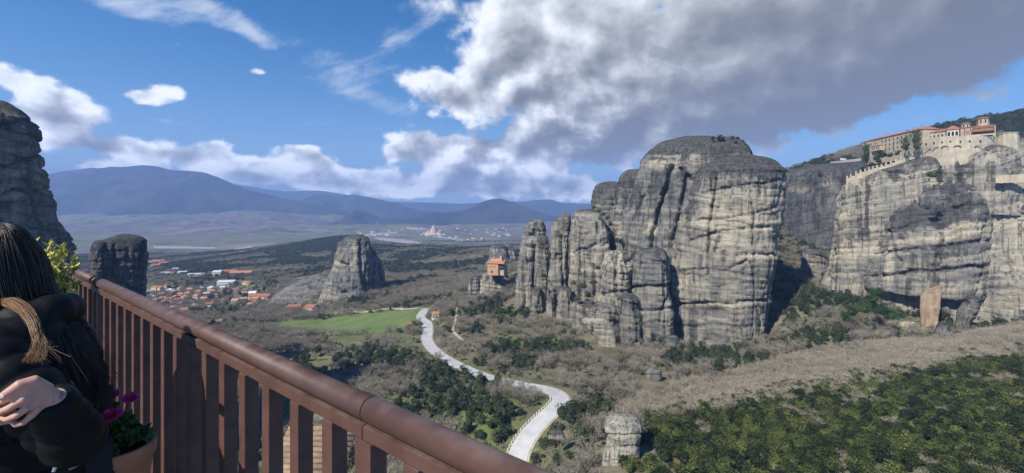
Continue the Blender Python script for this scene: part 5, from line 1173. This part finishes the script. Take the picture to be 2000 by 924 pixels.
house(426, 538, 18, 16, 9, .1, M['cream_wall'], M['metal_roof'], 'yellow block at the left end of the long red-roofed building', group=None, Y=1010)
house(447, 535, 40, 15, 7, .12, M['stone_pink'], M['tile_old'], 'long brown-roofed building, left half of the pair beyond the wood', rh=3.5, group=None, nw=9, Y=1030)
house(472, 535, 46, 15, 6.5, .12, M['stone_pink'], M['tile_orange'], 'long orange-roofed building, right half of the pair beyond the wood', rh=4, group=None, nw=9, Y=1000)
for px, py, w, lb in [(344, 528, 14, 'small pale block among dark trees left of the long buildings'), (358, 535, 20, 'flat-roofed white building with shaded porch beyond the village'), (385, 539, 34, 'low white shed roof between the village and the long buildings'), (330, 536, 30, 'long low pale shed at the edge of the dark wood')]:
    house(px, py, w, 14, 5.5, .1, M['white_wall'], M['metal_roof'], lb, rh=1.2, hip=0, group=None)
for px, py, w in [(303, 515, 40), (312, 513, 44), (322, 517, 30), (306, 522, 26)]:
    house(px, py, w, 20, 7, .1, M['white_wall'], M['tile'], 'dark red roof in the far hamlet beside the black rock stack', rh=4, group='roofs of the far hamlet')
house(510, 586, 34, 14, 6, -.12, M['cream_wall'], M['tile'], 'long red-roofed house at the foot of the lone rock dome', rh=3.5, group=None, nw=8)
house(575, 592, 9, 9, 9, .3, M['white_wall'], M['tile_orange'], 'narrow tall house with orange roof by the evergreens', group=None)
house(576, 607, 18, 12, 6, .25, M['cream_wall'], M['tile'], 'left one of the two red-roofed houses above the green field', group=None, rh=3)
house(610, 609, 17, 13, 6.4, -.5, M['white_wall'], M['tile'], 'white house with bright red roof, right one above the green field', group=None, rh=3.2)
house(533, 607, 16, 9, 4, .1, M['stone_pink'], M['tile_pale'], 'low pinkish house half hidden in bare trees', group=None)
house(422, 636, 15, 12, 5, .2, M['white_wall'], M['tile_old'], 'house with brown roof just above the handrail in the bare wood', group=None)
house(740, 404, 11, 8, 3.4, .2, M['white_wall'], M['tile_orange'], 'x', Y=420) if False else None
house(803, 641, 6.5, 5.5, 3., .3, M['stone'], M['tile_orange'], 'little stone chapel with orange roof beside the lay-by', group=None, rh=1.6, nw=2, cat='chapel')
house(853, 621, 7, 6, 4.5, -.3, M['white_wall'], M['tile_orange'], 'white kiosk with orange roof right of the road junction', group=None, rh=1.5, nw=2, bury=4)
house(845, 565, 5, 5, 3, -.3, M['stone'], M['tile_pale'], 'tiny stone hut in the wood below the lone rock dome', group=None, nw=1) if False else None
# far flecks of the town on the plain
for i in range(46):
    px = hr.uniform(690, 1010); py = hr.uniform(446, 470); Y = hit(px, py, 2300, 9000)
    z = float(ground_h(np.array([(px-CX)/F*Y]), np.array([Y]))[0]); w = hr.uniform(14, 34)
    t = tag(empty('farm_building', ((px-CX)/F*Y, Y, z), hr.uniform(-.4, .4)), 'tiny pale farm building on the far valley floor', 'farm building', 'pale farm buildings on the far plain')
    MB().box((0, 0, 3.5), (w, 14, 8)).build('wall', M['white_wall'], t); gable(MB(), -w/2, w/2, -7, 7, 7.5, 3, 1).build('roof', RM[i % 5] if i % 2 else M['metal_roof'], t)
# ------------------------------------------------------------------ terrace, railing
def metal(nt, co):
    geo = nt.new('ShaderNodeNewGeometry'); P_ = X(nt, geo.outputs['Position'])
    a = nt.noise(P_, 14, 5, .6); b = nt.noise(P_, 420, 2, .5); c = nt.noise(P_, 55, 5, .7)
    col = nt.mix(nt.ss(.35, .65, a), (.088, .046, .036), (.112, .059, .046)); col = nt.mix(nt.ss(.66, .74, c)*.5, col, (.22, .12, .09))
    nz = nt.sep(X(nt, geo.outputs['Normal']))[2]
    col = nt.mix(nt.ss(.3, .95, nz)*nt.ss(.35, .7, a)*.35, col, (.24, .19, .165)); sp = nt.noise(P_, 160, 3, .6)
    col = nt.mix(nt.ss(.70, .74, sp)*.6, col, (.05, .03, .025))
    return col, b*.5+a*.6+c*.4, .0009
M['rail'] = material('brown_metal_paint', metal, .62, .1); M['handrail'] = material('brown_handrail_paint', metal, .5, .35)
S = .84; RA = Vector((.04*S, .89*S, 0)); RD = Vector((-.777, .63, 0)).normalized(); RN = Vector((.63, .777, 0)).normalized()
RZ = math.atan2(RD.y, RD.x)          # local x along the rail (to the far left), local -y... away is RN
rl = tag(empty('railing', RA+Vector((0, 0, -1.62)), RZ), 'brown painted metal railing with thick round handrail running to the lower right', 'railing')
yn = RN.dot(Vector((-RD.y, RD.x, 0)))   # sign of the away direction in local y
yb = yn*.0
zt = 1.62-.448
def rails(x0, x1, nm):
    o = MB().tube([(x0, 0, zt), (x1, 0, zt)], .0285, 32).build('handrail', M['handrail'], rl, smooth=False)
    for p in o.data.polygons: p.use_smooth = len(p.vertices) == 4
    MB().box(((x0+x1)/2, 0, zt-.0435), (x1-x0, .046, .030)).build('top_bar', M['rail'], rl, bevel=.002)
    MB().box(((x0+x1)/2, 0, .10), (x1-x0, .046, .03)).build('bottom_bar', M['rail'], rl, bevel=.002)
TJ = [-1.3, .543*S-.0, 4.03*S, 6.9*S]
for a, b in zip(TJ[:-1], TJ[1:]): rails(a+.0015, b-.0015, 'rail')
bars = [1.168+.2045*k for k in range(0, 28)]+[.958, .756, .372, .167, -.038, -.243, -.448, -.653, -.858, -1.063, -1.268]
for b in bars:
    if abs(b-4.03) < .12: continue
    x = (b-.028)*S; MB().box((x, 0, (zt-.064+.115)/2), (.047, .042, zt-.064-.115)).build('baluster', M['rail'], rl, bevel=.0025)
for b in (.581-.037, 4.03):
    MB().box((b*S, 0, (zt-.064)/2), (.062, .044, zt-.066)).build('post', M['rail'], rl, bevel=.003)
    MB().box((b*S, 0, .006), (.13, .13, .012)).build('base_plate', M['rail'], rl)
def paving(nt, co):
    n = nt.noise(co, 2., 5, .6); br = nt.voro(nt.scale(co, (2.2, 2.2, 1)), 1., 'DISTANCE_TO_EDGE', 'Distance')
    return nt.mix(nt.ss(.02, .05, br), (.12, .11, .10), nt.mix(n, (.10, .09, .08), (.15, .135, .12))), br, .004
M['paving'] = material('terrace_paving', paving, .9, .2)
fl = MB().box((2.3, -yn*2.42, -.15), (7.4, 5.0, .3)).build('terrace_floor', M['paving'], loc=RA+Vector((0, 0, -1.62)), rz=RZ); tag(fl, kind='structure')
wm = MB()
for b_ in bars:
    if abs(b_-4.03) < .12 or b_ > 3: continue
    x = (b_-.028)*S; wm.tube([(x-.026, -.0235*1, zt-.0585), (x+.026, -.0235, zt-.0585)], .0024, 6)
wm.build('weld_bead', M['rail'], rl)
# lower roof seen between the bars
lr = tag(empty('lower_roof', P(640, 836, 8.6), .0), 'pale terracotta tiled roof below the terrace, seen between the balusters', 'roof')
mb = MB()
for i in range(34):
    yy = -3.2+i*.098; mb.tube([(-.75, yy, (yy-.1)*.5), (.55, yy, (yy-.1)*.5)], .055, 8)
mb.build('roof_tiles', plain('tan_tiles', (.27, .19, .12), .25, 6.), lr, smooth=True); MB().box((-.14, -1.2, -2.45), (1.4, 1.8, 1.3)).build('wall', M['cream_wall'], lr)
# ------------------------------------------------------------------ person
def remeshed(name, mb, voxel, mat, parent, smooth_it=4, loc=(0, 0, 0), fac=.5):
    o = mb.build(name+'_tmp', mat); m = o.modifiers.new('r', 'REMESH'); m.mode = 'VOXEL'; m.voxel_size = voxel
    if smooth_it: s_ = o.modifiers.new('s', 'SMOOTH'); s_.iterations = smooth_it; s_.factor = fac
    dg = bpy.context.evaluated_depsgraph_get(); me = bpy.data.meshes.new_from_object(o.evaluated_get(dg)); me.name = name
    bpy.data.objects.remove(o)
    me.transform(Matrix.Translation(-Vector(loc))); me.polygons.foreach_set('use_smooth', [True]*len(me.polygons)); me.materials.clear(); me.materials.append(mat)
    q = bpy.data.objects.new(name, me); link(q, parent); return q
M['skin'] = plain('skin', (.52, .29, .21), .10, 25., .5, .4, Subsurface_Weight=.12)
M['jacket'] = plain('black_quilted_jacket', (.005, .005, .006), .2, 30., .6, .2, bumpd=.002)
M['trousers'] = plain('dark_trousers', (.02, .02, .025), .2, 30.)
M['shoe'] = plain('black_shoe', (.015, .015, .015), .2, 30., .5)
PB = Vector((-1.45, 1.42, -1.62)); person = tag(empty('person', PB), 'person in black quilted jacket with long dark hair at the left edge, hands together', 'person')
def pv(px, py, Y): return Vector(P(px, py, Y))
def ell(mb, c, r, n=20, m=12, R=None):
    V = []; Fc = []
    for i in range(m+1):
        t = math.pi*i/m
        for k in range(n):
            a = 2*math.pi*k/n; v = Vector((r[0]*math.sin(t)*math.cos(a), r[1]*math.sin(t)*math.sin(a), r[2]*math.cos(t)))
            if R is not None: v = R @ v
            V.append(Vector(c)+v)
    for i in range(m):
        for k in range(n): Fc.append((i*n+k, (i+1)*n+k, (i+1)*n+(k+1) % n, i*n+(k+1) % n))
    return mb.add(V, Fc)
hc = Vector((-1.605, 1.40, -.165)); b = MB()
ell(b, hc, (.095, .078, .118)); ell(b, hc+Vector((-.03, -.005, -.05)), (.07, .062, .075))            # skull and jaw, face towards the left
b.tube([hc+Vector((-.088, -.01, .01)), hc+Vector((-.112, -.012, -.028)), hc+Vector((-.09, -.01, -.04))], [.008, .013, .01], 8)  # nose
for s_ in (-1, 1): ell(b, hc+Vector((0.01, s_*.08, -.02)), (.018, .012, .03)); ell(b, hc+Vector((-.082, s_*.032-.008, .002)), (.012, .014, .01))
ell(b, hc+Vector((-.092, -.008, -.062)), (.012, .024, .009))
b.tube([hc+Vector((.01, 0, -.06)), hc+Vector((.085, .01, -.18))], [.055, .06], 14)
tc_ = [Vector((-1.52, 1.42, -.33)), Vector((-1.50, 1.42, -.45)), Vector((-1.49, 1.42, -.62)), Vector((-1.47, 1.43, -.8))]
b.tube(tc_, [.08, .12, .12, .13], 16)
for s_ in (-1, 1):
    hp = Vector((-1.45, 1.42+s_*.09, -.82)); b.tube([hp, hp+Vector((.01, 0, -.4)), hp+Vector((.03, 0, -.76))], [.095, .062, .045], 12); b.tube([hp+Vector((.04, 0, -.76)), hp+Vector((-.05, 0, -.775)), hp+Vector((-.15, 0, -.78))], [.035, .038, .03], 10)
# near arm: shoulder, elbow, wrist; the hand as seen in front of the jacket
sh = Vector((-1.45, 1.26, -.43)); elb = pv(140, 852, 1.25); wr = pv(104, 774, 1.14)
b.tube([Vector((-1.50, 1.38, -.42)), sh, (sh+elb)/2, elb], [.07, .06, .048, .036], 12); b.tube([elb, (elb+wr)/2, wr], [.036, .033, .025], 12)
sh2 = Vector((-1.64, 1.56, -.43)); elb2 = Vector((-1.72, 1.5, -.66)); wr2 = Vector((-1.62, 1.24, -.55))
b.tube([Vector((-1.52, 1.46, -.42)), sh2, elb2], [.07, .058, .043], 12); b.tube([elb2, wr2], [.042, .027], 12)
def finger(mb, pts, r0, r1): mb.tube([pv(*p) for p in pts], list(np.linspace(r0, r1, len(pts))), 10); ell(mb, pv(*pts[-1]), (r1, r1, r1), 10, 6)
# palm: four metacarpals, knuckles, then fingers of unequal length bending away
KN = [(50, 762, 1.085), (46, 780, 1.080), (53, 797, 1.088), (62, 811, 1.103)]
for i, k in enumerate(KN):
    b.tube([wr, (wr*.45+pv(*k)*.55)+Vector((0, -.004, .002)), pv(*k)], [.020, .0145-.001*i, .0105-.0006*i], 10); ell(b, pv(*k)+Vector((0, -.001, 0)), (.0112-.0006*i,)*3, 10, 6)
b.tube([wr, pv(72, 782, 1.12)], [.026, .024], 10)
finger(b, [KN[0], (24, 774, 1.072), (4, 784, 1.082), (-12, 788, 1.11)], .0092, .0072)
finger(b, [KN[1], (22, 795, 1.070), (3, 804, 1.083), (-8, 803, 1.112)], .0092, .0072)
finger(b, [KN[2], (32, 812, 1.078), (14, 819, 1.092), (4, 815, 1.125)], .0088, .0068)
finger(b, [KN[3], (46, 826, 1.092), (32, 830, 1.108), (24, 824, 1.135)], .0078, .0060)
finger(b, [(92, 762, 1.125), (64, 744, 1.095), (38, 752, 1.075), (16, 767, 1.065), (1, 776, 1.065)], .0165, .0085)
# the other hand it holds, mostly outside the picture
h2 = pv(-28, 800, 1.13); b.tube([wr2, h2], [.026, .03], 12)
for i in range(4): b.tube([h2+Vector((0, 0, .024-.016*i)), h2+Vector((.045, -.012, .02-.016*i)), h2+Vector((.06, .015, .014-.015*i))], [.0095, .0085, .007], 8)
body = remeshed('body', b, .0032, M['skin'], person, 2, PB, .4)
nail = MB(); ell(nail, pv(3, 774.5, 1.056), (.0062, .0016, .0052), 12, 6); nail.build('thumb_nail', plain('nail', (.62, .42, .36), .05, 5., .3, .5), person, loc=(0, 0, 0)); bpy.data.objects['thumb_nail'].data.transform(Matrix.Translation(-PB))
# jacket: quilted tubes over torso and arms
def puff(mb, pts, rs, step=.012, wave=.075, amp=.012, n=28, sq=(1, 1)):
    L = resample(smooth_line([(*p, r) for p, r in zip(pts, rs)], 8), step); d = np.arange(len(L))*step
    rr = L[:, 3]+amp*(np.abs(np.sin(np.pi*d/wave))**.55-.5); mb.tube([Vector(q[:3]) for q in L], list(rr), n)
j = MB()
for dy in (-.075, 0, .075): puff(j, [Vector((-1.53-dy*.4, 1.42+dy*.8, -.33)), Vector((-1.51-dy*.5, 1.42+dy, -.45)), Vector((-1.50, 1.42+dy, -.62)), Vector((-1.50, 1.42+dy, -.82)), Vector((-1.49, 1.42+dy, -1.02))], [.10, .135, .135, .145, .155])
puff(j, [Vector((-1.50, 1.36, -.36)), sh+Vector((.01, 0, .015)), (sh+elb)/2+Vector((.015, 0, 0)), elb+Vector((.01, 0, -.01)), (elb*.5+wr*.5)+Vector((0, 0, -.006)), wr+(pv(72, 775, 1.12)-wr)*.22], [.075, .085, .076, .068, .056, .042], wave=.06, amp=.010)
puff(j, [Vector((-1.56, 1.48, -.38)), sh2, elb2, wr2*.9+elb2*.1], [.09, .095, .085, .05], wave=.065)
# stand-up collar and hood folded on the back
puff(j, [Vector((-1.50, 1.32, -.33)), Vector((-1.44, 1.38, -.31)), Vector((-1.44, 1.46, -.31)), Vector((-1.50, 1.52, -.33))], [.04, .05, .05, .04], wave=.08)
remeshed('jacket', j, .0075, M['jacket'], person, 2, PB)
z_ = MB().tube([pv(108, 913, 1.16), pv(104, 922, 1.155)], [.004, .0035], 8).build('zip_pull', plain('steel', (.5, .5, .52), .1, 3., .3, .5, Metallic=.8), person); z_.data.transform(Matrix.Translation(-PB))
tr = MB()
for s_ in (-1, 1):
    hp = Vector((-1.45, 1.42+s_*.09, -.86)); tr.tube([hp+Vector((0, -s_*.02, .1)), hp, hp+Vector((.01, 0, -.36)), hp+Vector((.03, 0, -.70))], [.11, .115, .08, .062], 14)
remeshed('trousers', tr, .012, M['trousers'], person, 3, PB)
for s_ in (-1, 1): q = MB(); ell(q, Vector((-1.49, 1.42+s_*.09, -1.57)), (.13, .05, .05)); q.build('shoe', M['shoe'], person, smooth=True).data.transform(Matrix.Translation(-PB))
# hair: a cap of long strands falling over the shoulder
def hair(nt, co):
    n = nt.noise(nt.scale(co, (60, 60, 8)), 1., 4, .6); geo = nt.new('ShaderNodeNewGeometry'); ri = X(nt, geo.outputs['Random Per Island'])
    return nt.mix(ri*.6+n*.4, (.004, .0035, .003), (.020, .013, .009))
def hair_l(nt, co):
    geo = nt.new('ShaderNodeNewGeometry'); ri = X(nt, geo.outputs['Random Per Island']); return nt.mix(ri, (.09, .045, .02), (.36, .21, .10))
def hair_b(nt, co):
    geo = nt.new('ShaderNodeNewGeometry'); ri = X(nt, geo.outputs['Random Per Island']); return nt.mix(ri, (.02, .011, .007), (.05, .027, .016))
M['hair'] = material('dark_hair', hair, .38, .45); M['hair_light'] = material('light_hair', hair_l, .45, .4); M['hair_brown'] = material('brown_hair', hair_b, .42, .4)
hr2 = np.random.default_rng(12)
def strands(n, roots, guide, mat, name, r=.0016, parent=person, jit=.01, fly=0.):
    mb = MB()
    for i in range(n):
        p = roots(i); g = guide(p, i); g = [Vector(q)+Vector(hr2.normal(size=3)*jit*(k/len(g))) for k, q in enumerate(g)]
        if hr2.random() < fly: g[-1] += Vector((hr2.uniform(0, .07), hr2.uniform(-.02, .02), hr2.uniform(-.02, .05)))
        L = smooth_line([tuple(q) for q in g], 4); rr = r*hr2.uniform(.7, 1.5); mb.tube([Vector(q) for q in L], list(np.linspace(rr, rr*.35, len(L))), 3, cap=False)
    o = mb.build(name, mat, parent, smooth=True); o.data.transform(Matrix.Translation(-PB)); return o
def root_head(i):
    a = hr2.uniform(-2.7, 2.7); e = hr2.uniform(.05, 1.5); return Vector((math.cos(a)*math.cos(e), math.sin(a)*math.cos(e), math.sin(e)))
def guide_head(p, i):
    e_ = hr2.uniform(1.0, 1.09); q0 = hc+Vector((p.x*.03-.01, p.y*.012, .136)); a = math.atan2(p.y, p.x); sx = max(math.cos(a), -.55)
    qa = hc+Vector((sx*.078, math.sin(a)*.062, .112))*1.0; q1 = hc+Vector((sx*.122*e_, math.sin(a)*.102*e_, .01)); q2 = hc+Vector((sx*.12+.045, math.sin(a)*.115, -.13)); q3 = hc+Vector((sx*.10+.155, math.sin(a)*.14-.02, -.24)); q4 = hc+Vector((sx*.10+.215, math.sin(a)*.16-.04, -.36-hr2.uniform(0, .08)))
    return [q0, qa, q1, q2, q3, q4]
cap_ = MB(); ell(cap_, hc+Vector((.008, 0, .006)), (.100, .084, .122)); cap_.tube([hc+Vector((.01, 0, 0)), hc+Vector((.055, 0, -.14)), hc+Vector((.12, -.02, -.25)), hc+Vector((.16, -.04, -.33))], [.092, .10, .085, .05], 20)
hb = remeshed('hair', cap_, .008, M['hair'], person, 3, PB)
for nm, n_, mt, jt, fy_ in (('dark_strands', 3800, M['hair'], .010, .04), ('brown_strands', 300, M['hair_brown'], .018, .25)):
    s_ = strands(n_, root_head, guide_head, mt, nm, .0011 if jt < .012 else .0006, person, jt, fy_); s_.parent = hb
def root_lock(i): return Vector((hr2.uniform(-1, 1), hr2.uniform(-1, 1), hr2.uniform(-1, 1)))
def guide_lock(p, i):
    w = Vector((p.x*.0115, p.y*.009, p.z*.008)); c = [(18, 588, 1.27), (42, 600, 1.22), (62, 622, 1.18), (72, 650, 1.16), (80, 675, 1.15), (70, 698, 1.145)]
    q = [pv(*k)+w*(1.2-.19*j) for j, k in enumerate(c)]; q[-1] += Vector((p.y*.02, 0, p.x*.012)); q[-2] += Vector((p.y*.008, 0, 0)); return q
s_ = strands(520, root_lock, guide_lock, M['hair_light'], 'light_lock', .0007, person, .0045, .05); s_.parent = hb
# ------------------------------------------------------------------ leafy shrub behind the person
def leaf_two(nt, co):
    geo = nt.new('ShaderNodeNewGeometry'); ri = X(nt, geo.outputs['Random Per Island']); n = nt.noise(co, 30, 3, .6)
    return nt.mix(nt.ss(.25, .75, ri*.6+n*.4), (.20, .22, .03), (.68, .60, .13))
M['var_leaf'] = material('variegated_leaves', leaf_two, .4, .5); M['green_leaf'] = leaf_mat('pot_leaves', (.018, .045, .014), (.05, .11, .03), (.10, .18, .05), .5)
def leaf(mb, p, d_, L, w, r, curl=.25):
    d_ = Vector(d_).normalized(); s_ = d_.cross(Vector(r.normal(size=3))).normalized(); n_ = s_.cross(d_).normalized()
    if n_.z < 0: n_ = -n_
    V = [p, p+d_*L*.3+s_*w*.42+n_*w*.12, p+d_*L*.35, p+d_*L*.3-s_*w*.42+n_*w*.12, p+d_*L*.68+s_*w*.36-n_*L*curl*.15, p+d_*L*.7-n_*L*curl*.25, p+d_*L*.68-s_*w*.36-n_*L*curl*.15, p+d_*L-n_*L*curl*.6]
    return mb.add(V, [(0, 1, 2), (0, 2, 3), (1, 4, 5, 2), (2, 5, 6, 3), (4, 7, 5), (5, 7, 6)])
lr_ = np.random.default_rng(5)
sb = tag(empty('potted_shrub', (-2.82, 2.72, -1.62)), 'potted shrub with yellow-green variegated leaves behind the dark-haired person', 'potted plant'); SB = Vector(sb.location)
stm = MB(); lf = MB(); c0 = Vector((-2.86, 2.68, -.37))
for i in range(95):
    a = lr_.uniform(0, 6.283); q = math.sqrt(lr_.random())*.24; tip = c0+Vector((q*math.cos(a), q*math.sin(a)*.8, lr_.uniform(-.15, .26)-q*.35)); st = SB+Vector((lr_.uniform(-.06, .06), lr_.uniform(-.06, .06), .42))
    mid = (tip+st)/2+Vector((0, 0, .05)); stm.tube([st-SB, mid-SB, tip-SB], [.006, .004, .002], 5)
    ax = (tip-mid).normalized()
    for k in range(42):
        t = lr_.uniform(.0, 1.); pp = mid.lerp(tip, t); dd = ax*.5+Vector(lr_.normal(size=3))*.7+Vector((0, 0, .25)); leaf(lf, pp-SB, dd, lr_.uniform(.04, .072), lr_.uniform(.016, .024), lr_)
stm.build('stems', M['bark'], sb); lf.build('leaves', M['var_leaf'], sb)
M['terracotta'] = plain('terracotta', (.42, .19, .11), .14, 9., .8, .2); M['soil'] = plain('soil', (.03, .02, .014), .3, 40., .95)
def pot(parent, c, R, h):
    MB().lathe([(R*.70, 0), (R*.72, 0), (R*.93, h*.80), (R*1.0, h*.82), (R*1.02, h*.98), (R*1.0, h), (R*.90, h), (R*.88, h*.86), (.01, h*.84)], 48, c).build('pot', M['terracotta'], parent, smooth=True)
    MB().lathe([(.001, h*.88), (R*.5, h*.90), (R*.89, h*.87)], 24, c).build('soil', M['soil'], parent, smooth=True)
pot(sb, (0, 0, 0), .2, .42)
# ------------------------------------------------------------------ pot of pink flowers
FPc = Vector(P(228, 868, 1.62)); H_ = .24; R_ = .112; base = Vector((FPc.x, FPc.y, FPc.z-H_))
pl = tag(empty('stone_plinth', (base.x, base.y, -1.62)), 'low stone plinth carrying the pot of pink flowers', 'plinth'); MB().box((0, 0, (base.z+1.62)/2), (.3, .3, base.z+1.62)).build('block', M['stone'], pl, bevel=.01)
fp = tag(empty('flower_pot', base), 'terracotta pot of pink ranunculus flowers beside the railing', 'flower pot'); pot(fp, (0, 0, 0), R_, H_)
lv = MB(); sm_ = MB(); fc = Vector((-.015, 0, H_+.03))
for i in range(70):
    a = lr_.uniform(0, 6.283); q = math.sqrt(lr_.random()); rt = fc+Vector((q*math.cos(a)*.05, q*math.sin(a)*.05, -.03)); tp = fc+Vector((q*math.cos(a)*.125-.01, q*math.sin(a)*.12, lr_.uniform(.0, .12)*(1.1-q*.6)-.05*q)); sm_.tube([rt, (rt+tp)/2+Vector((0, 0, .03)), tp], [.002, .0018, .0012], 4)
    for k in range(13):
        pp = rt.lerp(tp, lr_.uniform(.35, 1))+Vector((0, 0, .012)); dd = (tp-rt).normalized()*.5+Vector(lr_.normal(size=3))*.8; leaf(lv, pp, dd, lr_.uniform(.02, .036), lr_.uniform(.012, .02), lr_)
lv.build('leaves', M['green_leaf'], fp); sm_.build('stems', M['green_leaf'], fp)
def petal_c(nt, co):
    geo = nt.new('ShaderNodeNewGeometry'); ri = X(nt, geo.outputs['Random Per Island']); return nt.mix(ri, (.82, .03, .22), (1., .16, .46))
M['petal'] = material('pink_petals', petal_c, .55, .3)
def flower(c, nrm, R, h):
    mb = MB(); nrm = Vector(nrm).normalized(); q = nrm.to_track_quat('Z', 'Y').to_matrix()
    for ring in range(9):
        rr = R*(1-ring/9)**.85; zz = h*(ring/9)**.8; np_ = max(5, int(17-ring*1.5))
        for k in range(np_):
            a = 2*math.pi*(k+.5*(ring % 2)+lr_.uniform(-.15, .15))/np_; r1 = rr*lr_.uniform(.92, 1.06); w = r1*math.pi/np_*1.35
            er = Vector((math.cos(a), math.sin(a), 0)); et = Vector((-math.sin(a), math.cos(a), 0)); ez = Vector((0, 0, 1)); b0 = er*r1*.35+ez*(zz*.5)
            V = [b0-et*w*.5, b0+et*w*.5, er*r1*.85+et*w*.95+ez*(zz*.9+.002), er*r1+ez*(zz+.004+lr_.uniform(0, .003)), er*r1*.85-et*w*.95+ez*(zz*.9+.002)]
            mb.add([q @ v+c for v in V], [(0, 1, 2, 3, 4)])
    return mb
for px, py, Y, nrm, R in [(212, 776, 1.60, (-.1, -.35, 1), .037), (254, 779, 1.63, (.25, -.3, 1), .028), (187, 790, 1.58, (-.75, -.6, .3), .024), (216, 815, 1.50, (-.05, -.35, 1), .036)]:
    c = Vector(P(px, py, Y))-base; o = flower(c, nrm, R, R*.75).build('flower', M['petal'], fp); MB().tube([c, c*.55+fc*.45+Vector((0, 0, -.01)), fc+Vector((0, 0, -.03))], [.003, .0025, .0025], 6).build('flower_stem', M['green_leaf'], o)
bc = Vector(P(219, 756, 1.62))-base; q = MB(); ell(q, bc, (.008, .008, .013), 10, 8); q.tube([bc, fc], [.002, .002], 5); q.build('bud', M['green_leaf'], fp, smooth=True)
